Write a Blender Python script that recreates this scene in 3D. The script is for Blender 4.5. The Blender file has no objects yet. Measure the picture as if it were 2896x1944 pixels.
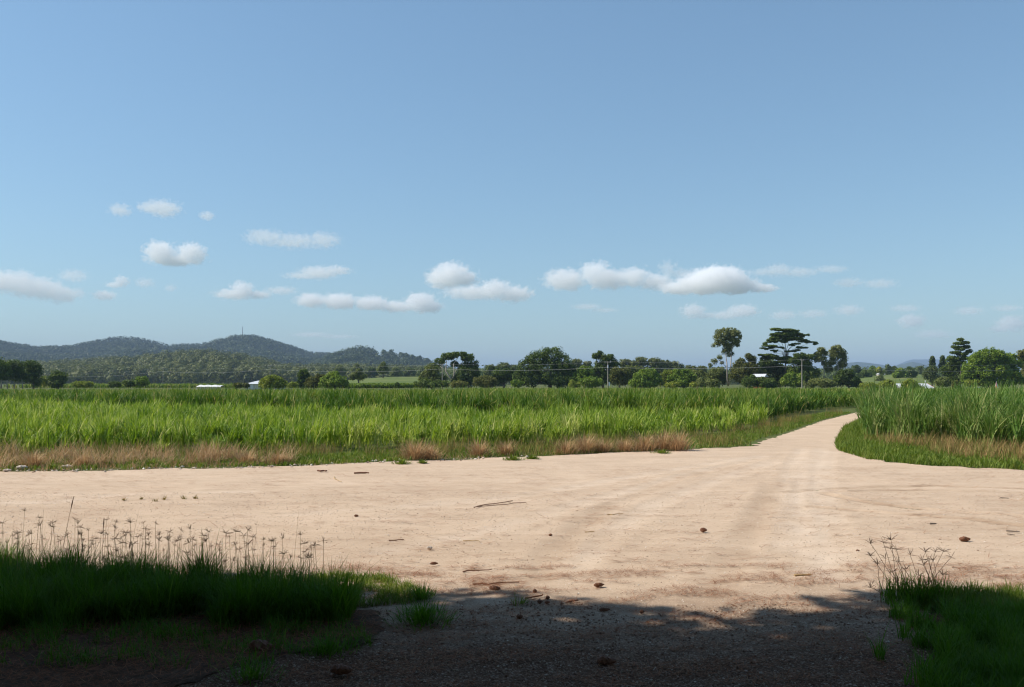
import bpy, math, random
import numpy as np
from mathutils import Vector

rng = np.random.default_rng(7)
random.seed(7)
S = bpy.context.scene
COL = S.collection
R = math.radians
PI = math.pi

# ------------------------------------------------------------------ camera
F, CX, HY, H = 2508.0, 1448.0, 1080.0, 3.0      # focal length, centre column, horizon row (photo pixels), eye height
cam_d = bpy.data.cameras.new('camera')
cam = bpy.data.objects.new('camera', cam_d); COL.objects.link(cam)
cam.location = (0, 0, H); cam.rotation_euler = (R(90), 0, 0)
cam_d.sensor_width = 36; cam_d.lens = F / 2896 * 36
cam_d.shift_y = (HY - 972) / 2896
cam_d.clip_start = 0.1; cam_d.clip_end = 90000
S.camera = cam

def P(px, py, Y):            # world point seen at a photo pixel, Y metres ahead
    return Vector(((px - CX) / F * Y, Y, H - (py - HY) / F * Y))
def G(px, py):               # ground point seen at a photo pixel
    return P(px, py, H * F / (py - HY))

# ------------------------------------------------------------------ light
SUN_AZ, SUN_EL = R(88), R(44)          # measured from straight ahead towards the left
sdir = Vector((-math.sin(SUN_AZ) * math.cos(SUN_EL), math.cos(SUN_AZ) * math.cos(SUN_EL), math.sin(SUN_EL)))
sun_d = bpy.data.lights.new('sun', 'SUN'); sun_d.energy = 4.2; sun_d.angle = R(0.53); sun_d.color = (1.0, 0.93, 0.83)
sun = bpy.data.objects.new('sun', sun_d); COL.objects.link(sun)
sun.rotation_euler = sdir.to_track_quat('Z', 'Y').to_euler()
W = bpy.data.worlds.new('World'); S.world = W; W.use_nodes = True
wn = W.node_tree; bg = wn.nodes['Background']
sky = wn.nodes.new('ShaderNodeTexSky'); sky.sky_type = 'NISHITA'; sky.sun_disc = False
sky.sun_elevation = SUN_EL; sky.sun_rotation = -SUN_AZ
sky.altitude = 0; sky.air_density = 1.15; sky.dust_density = .35; sky.ozone_density = 2.2
tn_ = wn.nodes.new('ShaderNodeMix'); tn_.data_type = 'RGBA'; tn_.blend_type = 'MULTIPLY'; tn_.inputs[0].default_value = 1
tn_.inputs[7].default_value = (.76, .955, 1.07, 1)
gm_ = wn.nodes.new('ShaderNodeGamma'); gm_.inputs[1].default_value = .75; wn.links.new(sky.outputs[0], gm_.inputs[0]); wn.links.new(gm_.outputs[0], tn_.inputs[6])
wn.links.new(tn_.outputs[2], bg.inputs[0]); bg.inputs[1].default_value = 0.13
S.view_settings.view_transform = 'Standard'; S.view_settings.look = 'None'
S.view_settings.exposure = 0.55; S.view_settings.gamma = 1.0
S.view_settings.use_curve_mapping = False
S.cycles.max_bounces = 20; S.cycles.diffuse_bounces = 3; S.cycles.glossy_bounces = 2
S.cycles.transmission_bounces = 4; S.cycles.transparent_max_bounces = 8
S.cycles.volume_bounces = 20; S.cycles.volume_step_rate = 0.5
S.cycles.use_denoising = True; S.cycles.denoising_prefilter = 'ACCURATE'; S.cycles.pixel_filter_type = 'BLACKMAN_HARRIS'; S.cycles.filter_width = 1.2; S.cycles.denoiser = 'OPENIMAGEDENOISE'; S.cycles.denoising_input_passes = 'RGB_ALBEDO_NORMAL'

# ------------------------------------------------------------------ helpers
def mesh_np(name, V, Fc, mat=None, tint=None, smooth=False):
    V = np.ascontiguousarray(V, dtype=np.float32).reshape(-1, 3)
    me = bpy.data.meshes.new(name)
    if isinstance(Fc, np.ndarray):
        n, k = Fc.shape
        starts = np.arange(n, dtype=np.int32) * k; idx = Fc.astype(np.int32).ravel()
    else:
        ln = np.array([len(f) for f in Fc], np.int32)
        starts = np.concatenate([[0], np.cumsum(ln)[:-1]]).astype(np.int32) if len(ln) else np.zeros(0, np.int32)
        idx = np.array([i for f in Fc for i in f], np.int32); n = len(Fc)
    me.vertices.add(len(V)); me.vertices.foreach_set('co', V.ravel())
    me.loops.add(len(idx)); me.loops.foreach_set('vertex_index', idx)
    me.polygons.add(n); me.polygons.foreach_set('loop_start', starts)
    me.update(calc_edges=True)
    if tint is not None:
        a = me.attributes.new('tint', 'FLOAT', 'POINT'); a.data.foreach_set('value', np.ascontiguousarray(tint, np.float32))
    me.polygons.foreach_set('use_smooth', np.full(n, smooth))
    if mat: me.materials.append(mat)
    return me

def obj(name, me, parent=None, loc=None, label=None, cat=None, group=None, kind=None):
    o = bpy.data.objects.new(name, me); COL.objects.link(o)
    if parent: o.parent = parent
    if loc is not None: o.location = loc
    tag(o, label, cat, group, kind)
    return o
def tag(o, label=None, cat=None, group=None, kind=None):
    if label: o['label'] = label
    if cat: o['category'] = cat
    if group: o['group'] = group
    if kind: o['kind'] = kind
    return o
def empty(name, loc, label, cat, group=None, rz=0):
    o = bpy.data.objects.new(name, None); COL.objects.link(o); o.empty_display_size = 0.1
    o.location = loc; o.rotation_euler = (0, 0, rz)
    return tag(o, label, cat, group)
def dup(o, parent=None):
    c = o.copy(); COL.objects.link(c)
    if parent: c.parent = parent
    for ch in list(o.children): dup(ch, c)
    return c

class MB:                                            # gathers pieces of one part
    def __init__(s): s.V = []; s.F = []; s.n = 0
    def add(s, V, F):
        V = np.asarray(V, float).reshape(-1, 3)
        s.V.append(V); s.F += [tuple(int(i) + s.n for i in f) for f in F]; s.n += len(V)
    def box(s, lo, hi):
        x0, y0, z0 = lo; x1, y1, z1 = hi
        s.add([(x0,y0,z0),(x1,y0,z0),(x1,y1,z0),(x0,y1,z0),(x0,y0,z1),(x1,y0,z1),(x1,y1,z1),(x0,y1,z1)],
              [(3,2,1,0),(4,5,6,7),(0,1,5,4),(1,2,6,5),(2,3,7,6),(3,0,4,7)])
    def tube(s, pts, rad, n=6, cap=True):
        pts = [np.array(p, float) for p in pts]
        if not hasattr(rad, '__len__'): rad = [rad] * len(pts)
        V = []
        for i, p in enumerate(pts):
            d = pts[min(i + 1, len(pts) - 1)] - pts[max(i - 1, 0)]
            d = d / (np.linalg.norm(d) + 1e-9)
            a = np.cross(d, (0, 1, 0) if abs(d[1]) < .9 else (1, 0, 0)); a /= np.linalg.norm(a); b = np.cross(d, a)
            for k in range(n):
                t = 2 * PI * k / n
                V.append(p + rad[i] * (math.cos(t) * a + math.sin(t) * b))
        Fc = []
        for i in range(len(pts) - 1):
            for k in range(n):
                Fc.append((i*n+k, i*n+(k+1) % n, (i+1)*n+(k+1) % n, (i+1)*n+k))
        if cap: Fc.append(tuple(range(n))[::-1]); Fc.append(tuple((len(pts)-1)*n + k for k in range(n)))
        s.add(V, Fc)
    def build(s, name, mat, parent=None, loc=None, smooth=False, **k):
        return obj(name, mesh_np(name, np.concatenate(s.V), s.F, mat, smooth=smooth), parent, loc, **k)

def vnoise(x, y, scale, seed, octv=4):               # cheap smooth noise in -1..1
    r = np.random.default_rng(seed); out = 0; amp = 1; tot = 0
    for o in range(octv):
        for k in range(4):
            a = r.uniform(0, 2*PI); ph = r.uniform(0, 2*PI); f = 2*PI/scale*(2**o)*r.uniform(.7, 1.4)
            out = out + amp*.5*np.sin((x*math.cos(a)+y*math.sin(a))*f+ph + 1.3*np.sin((y*math.cos(a)-x*math.sin(a))*f*.6+ph*2))
        tot += amp; amp *= .55
    return out/tot
def inside(poly, x, y):
    poly = np.asarray(poly, float); c = np.zeros(x.shape, bool); j = len(poly)-1
    for i in range(len(poly)):
        xi, yi = poly[i]; xj, yj = poly[j]
        m = (yi > y) != (yj > y)
        c ^= m & (x < (xj-xi)*(y-yi)/((yj-yi) if yj != yi else 1e-9)+xi); j = i
    return c
def scatter(poly, dens):
    poly = np.asarray(poly, float); lo = poly.min(0); hi = poly.max(0)
    n = int((hi-lo).prod()*dens); x = rng.uniform(lo[0], hi[0], n); y = rng.uniform(lo[1], hi[1], n)
    m = inside(poly, x, y); return x[m], y[m]
def pxpoly(pts): return [tuple(G(*p)[:2]) for p in pts]

# ------------------------------------------------------------------ materials
def mat(name, rough=.8, spec=.3):
    m = bpy.data.materials.new(name); m.use_nodes = True
    b = m.node_tree.nodes['Principled BSDF']; b.inputs['Roughness'].default_value = rough
    b.inputs['Specular IOR Level'].default_value = spec
    return m, m.node_tree, b
def node(nt, t, **k):
    n = nt.nodes.new(t)
    for a, v in k.items(): setattr(n, a, v)
    return n
def ramp(nt, fac, cols):
    r = node(nt, 'ShaderNodeValToRGB'); e = r.color_ramp.elements
    while len(e) < len(cols): e.new(.5)
    for i, c in enumerate(cols):
        pos, col = c if isinstance(c[0], float) and len(c) == 2 and hasattr(c[1], '__len__') else (i/(len(cols)-1), c)
        e[i].position = pos; e[i].color = (*col, 1)
    nt.links.new(fac, r.inputs[0]); return r.outputs[0]
def noise(nt, scale, detail=5, rough=.6, coord='Object', vec=None):
    n = node(nt, 'ShaderNodeTexNoise'); n.inputs['Scale'].default_value = scale
    n.inputs['Detail'].default_value = detail; n.inputs['Roughness'].default_value = rough
    if vec is None:
        tc = node(nt, 'ShaderNodeTexCoord'); vec = tc.outputs[coord]
    nt.links.new(vec, n.inputs['Vector']); return n.outputs['Fac']
def mixc(nt, fac, a, b, mode='MIX'):
    m = node(nt, 'ShaderNodeMix', data_type='RGBA', blend_type=mode)
    for s_, v in ((m.inputs[0], fac), (m.inputs[6], a), (m.inputs[7], b)):
        if hasattr(v, 'is_linked'): nt.links.new(v, s_)
        elif hasattr(v, '__len__'): s_.default_value = (*v, 1)
        else: s_.default_value = v
    return m.outputs[2]
def bump(nt, b, h, dist, strength=1.0):
    n = node(nt, 'ShaderNodeBump'); n.inputs['Distance'].default_value = dist; n.inputs['Strength'].default_value = strength
    nt.links.new(h, n.inputs['Height']); nt.links.new(n.outputs[0], b.inputs['Normal']); return n

def leafmat(name, cols, trans=.3, rough=.5, spec=.3):
    rough = max(rough, .55); spec = min(spec, .14)
    m, nt, b = mat(name, rough, spec)
    at = node(nt, 'ShaderNodeAttribute', attribute_name='tint')
    c = ramp(nt, at.outputs['Fac'], cols); nt.links.new(c, b.inputs['Base Color'])
    tr = node(nt, 'ShaderNodeBsdfTranslucent'); hs = node(nt, 'ShaderNodeHueSaturation')
    hs.inputs['Saturation'].default_value = 1.1; hs.inputs['Value'].default_value = 1.25
    nt.links.new(c, hs.inputs['Color']); nt.links.new(hs.outputs[0], tr.inputs[0])
    mx = node(nt, 'ShaderNodeMixShader'); mx.inputs[0].default_value = trans
    nt.links.new(b.outputs[0], mx.inputs[1]); nt.links.new(tr.outputs[0], mx.inputs[2])
    nt.links.new(mx.outputs[0], nt.nodes['Material Output'].inputs[0]); return m
def flatmat(name, c1, c2, scale, rough=.7, spec=.3, detail=5):
    m, nt, b = mat(name, rough, spec)
    nt.links.new(ramp(nt, noise(nt, scale, detail), [(.3, c1), (.7, c2)]), b.inputs['Base Color']); return m

M = {}
M['cane_short'] = leafmat('cane_leaf_young', [(.075,.15,.016), (.185,.275,.036), (.31,.39,.06), (.54,.52,.20)], .35, .45, .4)
M['cane_tall'] = leafmat('cane_leaf', [(.06,.125,.016), (.14,.215,.028), (.23,.275,.05), (.46,.38,.14)], .3, .45, .4)
M['cane_right'] = leafmat('cane_leaf_dark', [(.055,.125,.022), (.10,.185,.03), (.16,.24,.05), (.36,.35,.14)], .3, .42, .4)
M['grass'] = leafmat('verge_grass', [(.075,.13,.02), (.12,.18,.025), (.19,.235,.04), (.33,.30,.11)], .35, .6, .2)
M['lush'] = leafmat('lush_grass', [(.05,.12,.012), (.08,.18,.018), (.13,.24,.03), (.20,.28,.05)], .35, .55, .25)
M['dry'] = leafmat('dry_grass', [(.28,.16,.08), (.43,.27,.145), (.54,.385,.22), (.60,.48,.29)], .25, .8, .1)
M['seedgrass'] = leafmat('seeding_grass', [(.12,.15,.03), (.20,.19,.05), (.30,.19,.085), (.17,.22,.04)], .25, .8, .1)
M['stalk'] = leafmat('seed_stalk', [(.27,.15,.09), (.38,.23,.135), (.45,.32,.17), (.48,.38,.20)], .3, .8, .1)
M['stalk_dark'] = leafmat('dark_seed_stalk', [(.13,.06,.035), (.19,.09,.05), (.22,.12,.06), (.22,.17,.07)], .1)
M['rust'] = leafmat('rust_grass', [(.24,.13,.055), (.34,.20,.09), (.30,.24,.08), (.17,.20,.045)], .25)
M['needles'] = leafmat('pine_needles', [(.16,.06,.028), (.26,.10,.045), (.34,.16,.08), (.42,.26,.14)], .05, .8, .1)
TREE = {
 'dark': [(.022,.038,.010), (.036,.058,.014), (.055,.082,.02), (.085,.11,.03)],
 'green': [(.042,.075,.012), (.07,.11,.018), (.105,.15,.026), (.15,.185,.04)],
 'olive': [(.045,.06,.022), (.07,.088,.03), (.10,.12,.045), (.14,.155,.06)],
 'gum': [(.055,.068,.03), (.085,.10,.042), (.125,.14,.06), (.17,.18,.085)],
 'yellow': [(.06,.085,.015), (.095,.125,.02), (.14,.165,.03), (.20,.20,.05)],
 'brown': [(.034,.042,.013), (.055,.064,.018), (.082,.088,.026), (.115,.115,.04)],
 'forest': [(.030,.046,.018), (.046,.066,.024), (.066,.088,.032), (.095,.11,.045)],
}
for k, v in TREE.items(): M['t_'+k] = leafmat('foliage_'+k, [(c[0]*1.95, c[1]*1.85, c[2]*1.45) for c in v], .3, .5, .3)
M['t_shade'] = leafmat('foliage_canopy', [(.02,.035,.012), (.03,.05,.016), (.045,.065,.02), (.06,.08,.03)], .05, .6, .2)
M['bark'] = flatmat('grey_bark', (.10,.075,.055), (.20,.16,.125), 3)
M['palebark'] = flatmat('pale_bark', (.24,.20,.16), (.46,.40,.34), 1.2)
M['pole'] = flatmat('weathered_pole', (.22,.19,.15), (.36,.33,.28), 2)
M['wire'] = flatmat('aluminium_wire', (.45,.45,.44), (.6,.6,.58), 3, .4)
M['white'] = flatmat('white_paint', (.70,.69,.66), (.80,.79,.76), 1.5, .55)
M['cream'] = flatmat('cream_boards', (.60,.54,.44), (.72,.65,.54), 2, .6)
M['tinroof'] = flatmat('pale_tin_roof', (.55,.56,.57), (.72,.73,.73), 1.2, .4)
M['rustroof'] = flatmat('rust_red_barge', (.30,.09,.05), (.42,.15,.08), 3, .6)
M['glass'] = flatmat('dark_window', (.03,.035,.04), (.06,.07,.08), 2, .1, .6)
M['panel'] = flatmat('solar_panel', (.02,.025,.06), (.05,.06,.12), 3, .15, .6)
M['wood'] = flatmat('dry_wood', (.34,.22,.10), (.55,.38,.18), 30)
M['cone'] = flatmat('pine_cone', (.10,.045,.022), (.22,.09,.045), 60)
M['rock'] = flatmat('pale_rock', (.42,.34,.27), (.62,.54,.46), 9)
M['blue'] = flatmat('blue_cloth', (.03,.10,.45), (.05,.14,.55), 5)
M['red'] = flatmat('red_cloth', (.45,.04,.03), (.55,.07,.05), 5)
M['steel'] = flatmat('mast_steel', (.35,.36,.37), (.5,.5,.5), 5, .5)

def ground_mat():
    m, nt, b = mat('field_soil', .95, .1)
    c = ramp(nt, noise(nt, .02, 8), [(.3, (.055,.085,.022)), (.5, (.09,.12,.03)), (.7, (.14,.145,.05))])
    c = mixc(nt, ramp(nt, noise(nt, .9, 6), [(.45, (0,0,0)), (.65, (.6,.6,.6))]), c, (.12,.085,.05))
    nt.links.new(c, b.inputs['Base Color']); bump(nt, b, noise(nt, 3, 6), .08); return m
M['ground'] = ground_mat()
def dirt_mat():
    m, nt, b = mat('pale_dirt', .95, .12)
    tc = node(nt, 'ShaderNodeTexCoord'); o = tc.outputs['Object']
    mp = node(nt, 'ShaderNodeMapping'); mp.inputs['Scale'].default_value = (.35, 1, 1); nt.links.new(o, mp.inputs[0])
    c = ramp(nt, noise(nt, .35, 7, .62, vec=mp.outputs[0]), [(.30, (.43,.305,.205)), (.5, (.55,.405,.28)), (.70, (.63,.475,.34))])
    c = mixc(nt, .45, c, ramp(nt, noise(nt, 2.2, 8, .7, vec=mp.outputs[0]), [(.3, (.41,.285,.185)), (.55, (.57,.42,.29)), (.75, (.63,.49,.36))]))
    v = node(nt, 'ShaderNodeTexVoronoi'); v.inputs['Scale'].default_value = 55; nt.links.new(o, v.inputs['Vector'])
    c = mixc(nt, .16, c, ramp(nt, v.outputs['Color'], [(.1, (.40,.30,.22)), (.5, (.58,.46,.35)), (.9, (.76,.66,.55))]))
    at = node(nt, 'ShaderNodeAttribute', attribute_name='tint')
    c = mixc(nt, ramp(nt, at.outputs['Fac'], [(.5, (0,0,0)), (1.0, (.5,.5,.5))]), c, (.72,.59,.46))
    c = mixc(nt, ramp(nt, at.outputs['Fac'], [(0.0, (.8,.8,.8)), (.5, (0,0,0))]), c, (.30,.20,.125))
    # stains of darker organic dust
    st = ramp(nt, noise(nt, .8, 9, .75, vec=mp.outputs[0]), [(.56, (0,0,0)), (.70, (.5,.5,.5))])
    c = mixc(nt, st, c, (.36,.25,.16))
    # coarse gravel and leaf mould under the trees, colour darkened further for their shade
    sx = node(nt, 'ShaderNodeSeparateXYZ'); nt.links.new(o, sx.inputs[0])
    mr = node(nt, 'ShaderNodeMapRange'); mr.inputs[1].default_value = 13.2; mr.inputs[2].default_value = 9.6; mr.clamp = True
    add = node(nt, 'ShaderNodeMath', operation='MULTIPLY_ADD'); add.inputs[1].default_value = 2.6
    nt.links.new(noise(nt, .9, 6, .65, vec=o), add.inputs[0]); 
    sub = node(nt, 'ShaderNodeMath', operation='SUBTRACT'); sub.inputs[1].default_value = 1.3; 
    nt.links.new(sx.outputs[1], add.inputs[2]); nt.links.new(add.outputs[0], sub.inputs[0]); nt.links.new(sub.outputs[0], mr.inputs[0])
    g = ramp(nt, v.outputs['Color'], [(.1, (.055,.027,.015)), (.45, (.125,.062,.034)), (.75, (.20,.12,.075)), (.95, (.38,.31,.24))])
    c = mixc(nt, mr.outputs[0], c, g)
    nt.links.new(c, b.inputs['Base Color'])
    hmix = node(nt, 'ShaderNodeMath', operation='MULTIPLY_ADD'); hmix.inputs[1].default_value = .35
    nt.links.new(v.outputs['Distance'], hmix.inputs[0]); nt.links.new(noise(nt, 9, 9, .75, vec=o), hmix.inputs[2])
    bump(nt, b, hmix.outputs[0], .022); return m
M['dirt'] = dirt_mat()
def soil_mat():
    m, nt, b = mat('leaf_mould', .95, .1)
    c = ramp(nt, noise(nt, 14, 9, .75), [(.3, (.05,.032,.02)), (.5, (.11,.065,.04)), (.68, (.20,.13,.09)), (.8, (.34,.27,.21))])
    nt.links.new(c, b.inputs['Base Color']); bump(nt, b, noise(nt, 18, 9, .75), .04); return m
M['soil'] = soil_mat()
def paddock_mat():
    m, nt, b = mat('paddock_grass', .9, .1)
    c = ramp(nt, noise(nt, .03, 9, .7), [(.3, (.075,.115,.03)), (.5, (.115,.15,.04)), (.7, (.17,.18,.06))])
    nt.links.new(c, b.inputs['Base Color']); bump(nt, b, noise(nt, .4, 8, .7), .5); return m
M['paddock'] = paddock_mat()
def hill_mat():
    m, nt, b = mat('forested_hill', .95, .1)
    c = ramp(nt, noise(nt, .012, 9, .7), [(.3, (.03,.046,.018)), (.5, (.045,.065,.024)), (.7, (.07,.09,.035))])
    nt.links.new(c, b.inputs['Base Color']); bump(nt, b, noise(nt, .05, 9, .75), 8); return m
M['hill'] = hill_mat()
def pebble_mat():
    m, nt, b = mat('gravel_stone', .85, .2)
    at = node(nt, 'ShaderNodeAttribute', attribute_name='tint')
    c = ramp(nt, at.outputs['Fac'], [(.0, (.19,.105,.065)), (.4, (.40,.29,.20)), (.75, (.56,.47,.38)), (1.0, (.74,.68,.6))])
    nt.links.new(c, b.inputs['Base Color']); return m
M['pebble'] = pebble_mat()

# ------------------------------------------------------------------ blade and leaf generators
def blades(x, y, z, L, w, lean, bend, segs, tint, az=None, twist=.5):
    n = len(x); az = rng.uniform(0, 2*PI, n) if az is None else az
    t = np.linspace(0, 1, segs+1)
    th = lean[:, None]+bend[:, None]*t[None, :]**1.3
    st = (L/segs)[:, None]; r = np.zeros((n, segs+1)); zz = np.zeros((n, segs+1))
    tm = .5*(th[:, 1:]+th[:, :-1])
    r[:, 1:] = np.cumsum(np.sin(tm)*st, 1); zz[:, 1:] = np.cumsum(np.cos(tm)*st, 1)
    prof = np.interp(t, [0, .25, .6, 1], [.7, 1, .75, .06])
    a2 = az+PI/2+rng.uniform(-twist, twist, n)
    V = np.zeros((n, segs+1, 2, 3), np.float32)
    cx = x[:, None]+r*np.cos(az)[:, None]; cy = y[:, None]+r*np.sin(az)[:, None]; cz = z[:, None]+zz
    hw = .5*w[:, None]*prof[None, :]
    for k, s_ in ((0, -1), (1, 1)):
        V[:, :, k, 0] = cx+s_*hw*np.cos(a2)[:, None]; V[:, :, k, 1] = cy+s_*hw*np.sin(a2)[:, None]; V[:, :, k, 2] = cz
    base = (np.arange(n)*(segs+1)*2)[:, None]+(np.arange(segs)*2)[None, :]
    Fc = np.stack([base, base+1, base+3, base+2], -1).reshape(-1, 4)
    return V.reshape(-1, 3), Fc, np.repeat(tint, (segs+1)*2)
def join(parts):
    V, Fq, T, n = [], [], [], 0
    for v, f, t in parts:
        V.append(v); Fq.append(f+n); T.append(t); n += len(v)
    return np.concatenate(V), np.concatenate(Fq), np.concatenate(T)
def leafquads(c, u, size, tint, jit=.55, asp=.75):
    """quads centred on c, facing roughly u"""
    n = len(c); nrm = u+rng.normal(0, jit, (n, 3)); nrm /= np.linalg.norm(nrm, axis=1)[:, None]+1e-9
    rv = rng.normal(0, 1, (n, 3)); a = np.cross(nrm, rv); a /= np.linalg.norm(a, axis=1)[:, None]+1e-9; b = np.cross(nrm, a)
    s = size[:, None]*.5; k = rng.uniform(.5, 1.2, (n, 4, 1))
    V = np.stack([c+a*s*k[:, 0], c+b*s*asp*k[:, 1], c-a*s*k[:, 2], c-b*s*asp*k[:, 3]], 1).reshape(-1, 3)
    return V, np.arange(n*4).reshape(-1, 4), np.repeat(tint, 4)
def unit(n, up=0.0):
    u = rng.normal(0, 1, (n, 3)); u /= np.linalg.norm(u, axis=1)[:, None]
    u[:, 2] += up; return u/np.linalg.norm(u, axis=1)[:, None]
def crown_mesh(name, lobes, rc, leaf, per, mat_, cover=1.0, flat=1.0, tbias=0):
    """lobes: (cx,cy,cz,rx,ry,rz); each carries clumps of radius rc; each clump carries `per` leaf faces of size leaf"""
    CC, CR, CT = [], [], []
    for (x, y, z, rx, ry, rz) in lobes:
        area = 4*PI*((rx*ry)**1.6/3+(rx*rz)**1.6/3+(ry*rz)**1.6/3)**(1/1.6)
        n = max(3, int(cover*area/(PI*rc*rc)*1.5)); u = unit(n)
        k = rng.uniform(.72, 1.1, (n, 1))
        CC.append(np.array([x, y, z])+u*k*np.array([max(rx-rc*.7, rx*.3), max(ry-rc*.7, ry*.3), max(rz-rc*.7*flat, rz*.3)]))
        CR.append(rc*rng.uniform(.65, 1.25, n)); CT.append(np.clip(rng.normal(.45+tbias, .17, n), 0, 1))
    C = np.concatenate(CC); Rr = np.concatenate(CR); T = np.concatenate(CT)
    i = np.repeat(np.arange(len(C)), per); u = unit(len(i), .25)
    p = C[i]+u*Rr[i][:, None]*rng.uniform(.6, 1.08, (len(i), 1))*np.array([1, 1, flat])
    V, Fq, t = leafquads(p, u, leaf*rng.uniform(.6, 1.35, len(i)), np.clip(T[i]+rng.normal(0, .13, len(i)), 0, 1))
    return mesh_np(name, V, Fq, mat_, t)

# ------------------------------------------------------------------ the setting: ground, dirt, verges, hills
def grid(x0, x1, y0, y1, nx, ny, zf):
    xs = np.linspace(x0, x1, nx); ys = np.linspace(y0, y1, ny); X, Y = np.meshgrid(xs, ys)
    V = np.stack([X, Y, zf(X, Y)], -1).reshape(-1, 3)
    i = np.arange(nx-1)[None, :]+np.arange(ny-1)[:, None]*nx
    return V, np.stack([i, i+1, i+1+nx, i+nx], -1).reshape(-1, 4)
V, Fq = grid(-26000, 26000, -3000, 34000, 2, 2, lambda x, y: x*0-.03)
obj('ground', mesh_np('ground', V, Fq, M['ground']), kind='structure', label='flat green farm land reaching to the hills')

EDGE = [(-60, 24.5)]+pxpoly([(0,1335),(200,1333),(400,1330),(820,1319),(1000,1312),(1200,1303),(1500,1292),(1780,1280),(1950,1272),(2130,1262)])
ROADL = [(13.4,46.5),(16.2,51.9),(24,68.4),(33,85.5),(41,97),(60,112),(100,130)]
ROADR = [(101,126.5),(61,108),(43.5,94),(36,84),(30.8,76.5),(21.9,58),(17.6,47.5),(15.7,42.6),(14.4,38.6)]
REDGE = pxpoly([(2400,1282),(2450,1300),(2600,1318),(2896,1331)])+[(60, 22)]
DIRT = EDGE+ROADL+ROADR+REDGE+[(60,-6),(-60,-6)]
def rut(x, y, pts, w):
    d = np.full(x.shape, 9.)
    for (ax, ay), (bx, by) in zip(pts[:-1], pts[1:]):
        dx, dy = bx-ax, by-ay; t = np.clip(((x-ax)*dx+(y-ay)*dy)/(dx*dx+dy*dy), 0, 1)
        d = np.minimum(d, np.hypot(x-ax-t*dx, y-ay-t*dy))
    q = d/w; return np.where(q < 1, -1+q*q*1.0, 0)+np.where((q >= 1) & (q < 1.9), .55*np.sin((q-1)/.9*PI), 0)
RUTS = [pxpoly([(2230,1394),(2330,1384),(2480,1378),(2640,1376),(2896,1384)]),
        pxpoly([(2420,1391),(2480,1388),(2600,1388),(2896,1394)]),
        pxpoly([(2330,1397),(2400,1414),(2500,1428),(2640,1444),(2896,1462)]),
        pxpoly([(2300,1436),(2440,1446),(2560,1456),(2720,1468),(2896,1490)]),
        pxpoly([(2240,1560),(2245,1480),(2235,1400),(2240,1330),(2270,1270)]),
        pxpoly([(2300,1620),(2295,1500),(2280,1400),(2290,1330),(2320,1270)]),
        pxpoly([(1500,1640),(1580,1540),(1700,1440),(1900,1360),(2140,1300)]),
        pxpoly([(1640,1600),(1720,1520),(1850,1430),(2000,1370),(2180,1310)]),
        pxpoly([(0,1424),(160,1420),(320,1400),(700,1392)]),
        pxpoly([(2000,1700),(2080,1560),(2150,1450),(2190,1370)]),
        pxpoly([(700,1462),(1100,1440),(1500,1400),(1900,1330),(2150,1290)]),
        pxpoly([(1100,1560),(1400,1500),(1700,1410),(2000,1330),(2160,1292)]),
        pxpoly([(2360,1640),(2360,1500),(2330,1400),(2330,1330),(2345,1280)])]
def dirtz(x, y):
    z = .006+.02*vnoise(x, y, 6, 3, 4)+.012*np.abs(vnoise(x*.6, y, 1.1, 5, 3))
    m = np.clip((44-y)/6, 0, 1)
    for i, r_ in enumerate(RUTS): z = z+m*rut(x, y, r_, .17 if i < 4 else .32)*(.032 if i < 4 else .012)
    return z
def dirttint(x, y):
    t = np.full(x.shape, .5)
    for i, r_ in enumerate(RUTS):
        q_ = rut(x, y, r_, .3 if i < 4 else .42); q_ = np.clip(-q_, 0, 1)*np.clip((46-y)/6, 0, 1)*np.clip(.65+.6*vnoise(x, y, 3, 90+i, 3), 0, 1)
        t = t+(-.42 if i < 4 else (.3 if i != 6 and i != 9 else -.25))*q_
    return np.clip(t, 0, 1)
def sheet(name, poly, step, zf, m, wob=.25, **k):
    poly = np.asarray(poly); lo = poly.min(0); hi = poly.max(0)
    nx = int((hi[0]-lo[0])/step)+2; ny = int((hi[1]-lo[1])/step)+2
    V, Fq = grid(lo[0], hi[0], lo[1], hi[1], nx, ny, lambda x, y: x*0)
    x, y = V[:, 0], V[:, 1]
    wx = x+wob*vnoise(x, y, 2.2, 21, 5); wy = y+wob*vnoise(x, y, 2.2, 22, 5)
    ins = inside(poly, wx, wy); keep = ins[Fq].any(1); Fq = Fq[keep]
    bd = np.unique(Fq); bd = bd[~ins[bd]]; p = np.stack([wx[bd], wy[bd]], 1); best = np.full(len(bd), 1e9); q = p.copy()
    for a, b in zip(poly, np.roll(poly, -1, 0)):
        d = b-a; t = np.clip(((p-a)@d)/max(d@d, 1e-9), 0, 1); c = a+t[:, None]*d; r = np.hypot(*(p-c).T); k_ = r < best
        best[k_] = r[k_]; q[k_] = c[k_]
    V[bd, :2] += (q-p).astype(np.float32)
    used = np.unique(Fq); mp = np.full(len(V), -1); mp[used] = np.arange(len(used))
    V = V[used]; V[:, 2] = zf(V[:, 0], V[:, 1])
    return obj(name, mesh_np(name, V, mp[Fq], m, dirttint(V[:, 0], V[:, 1]), smooth=True), kind='structure', **k)
near = [(-30,24)]+EDGE[1:]+[(13.4,46.5),(17.5,47.3),(15.7,42.6),(14.4,38.6)]+REDGE[:-1]+[(30,26),(30,3.2),(-30,3.2)]
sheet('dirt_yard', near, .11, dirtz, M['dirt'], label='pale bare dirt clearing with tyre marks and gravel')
sheet('dirt_road', [(13.35,46.4)]+ROADL+ROADR[:-2]+[(17.4,47.2)], .3, lambda x, y: dirtz(x, y)-.012, M['dirt'], .12, label='narrow pale farm track bending away between the cane blocks')
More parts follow.
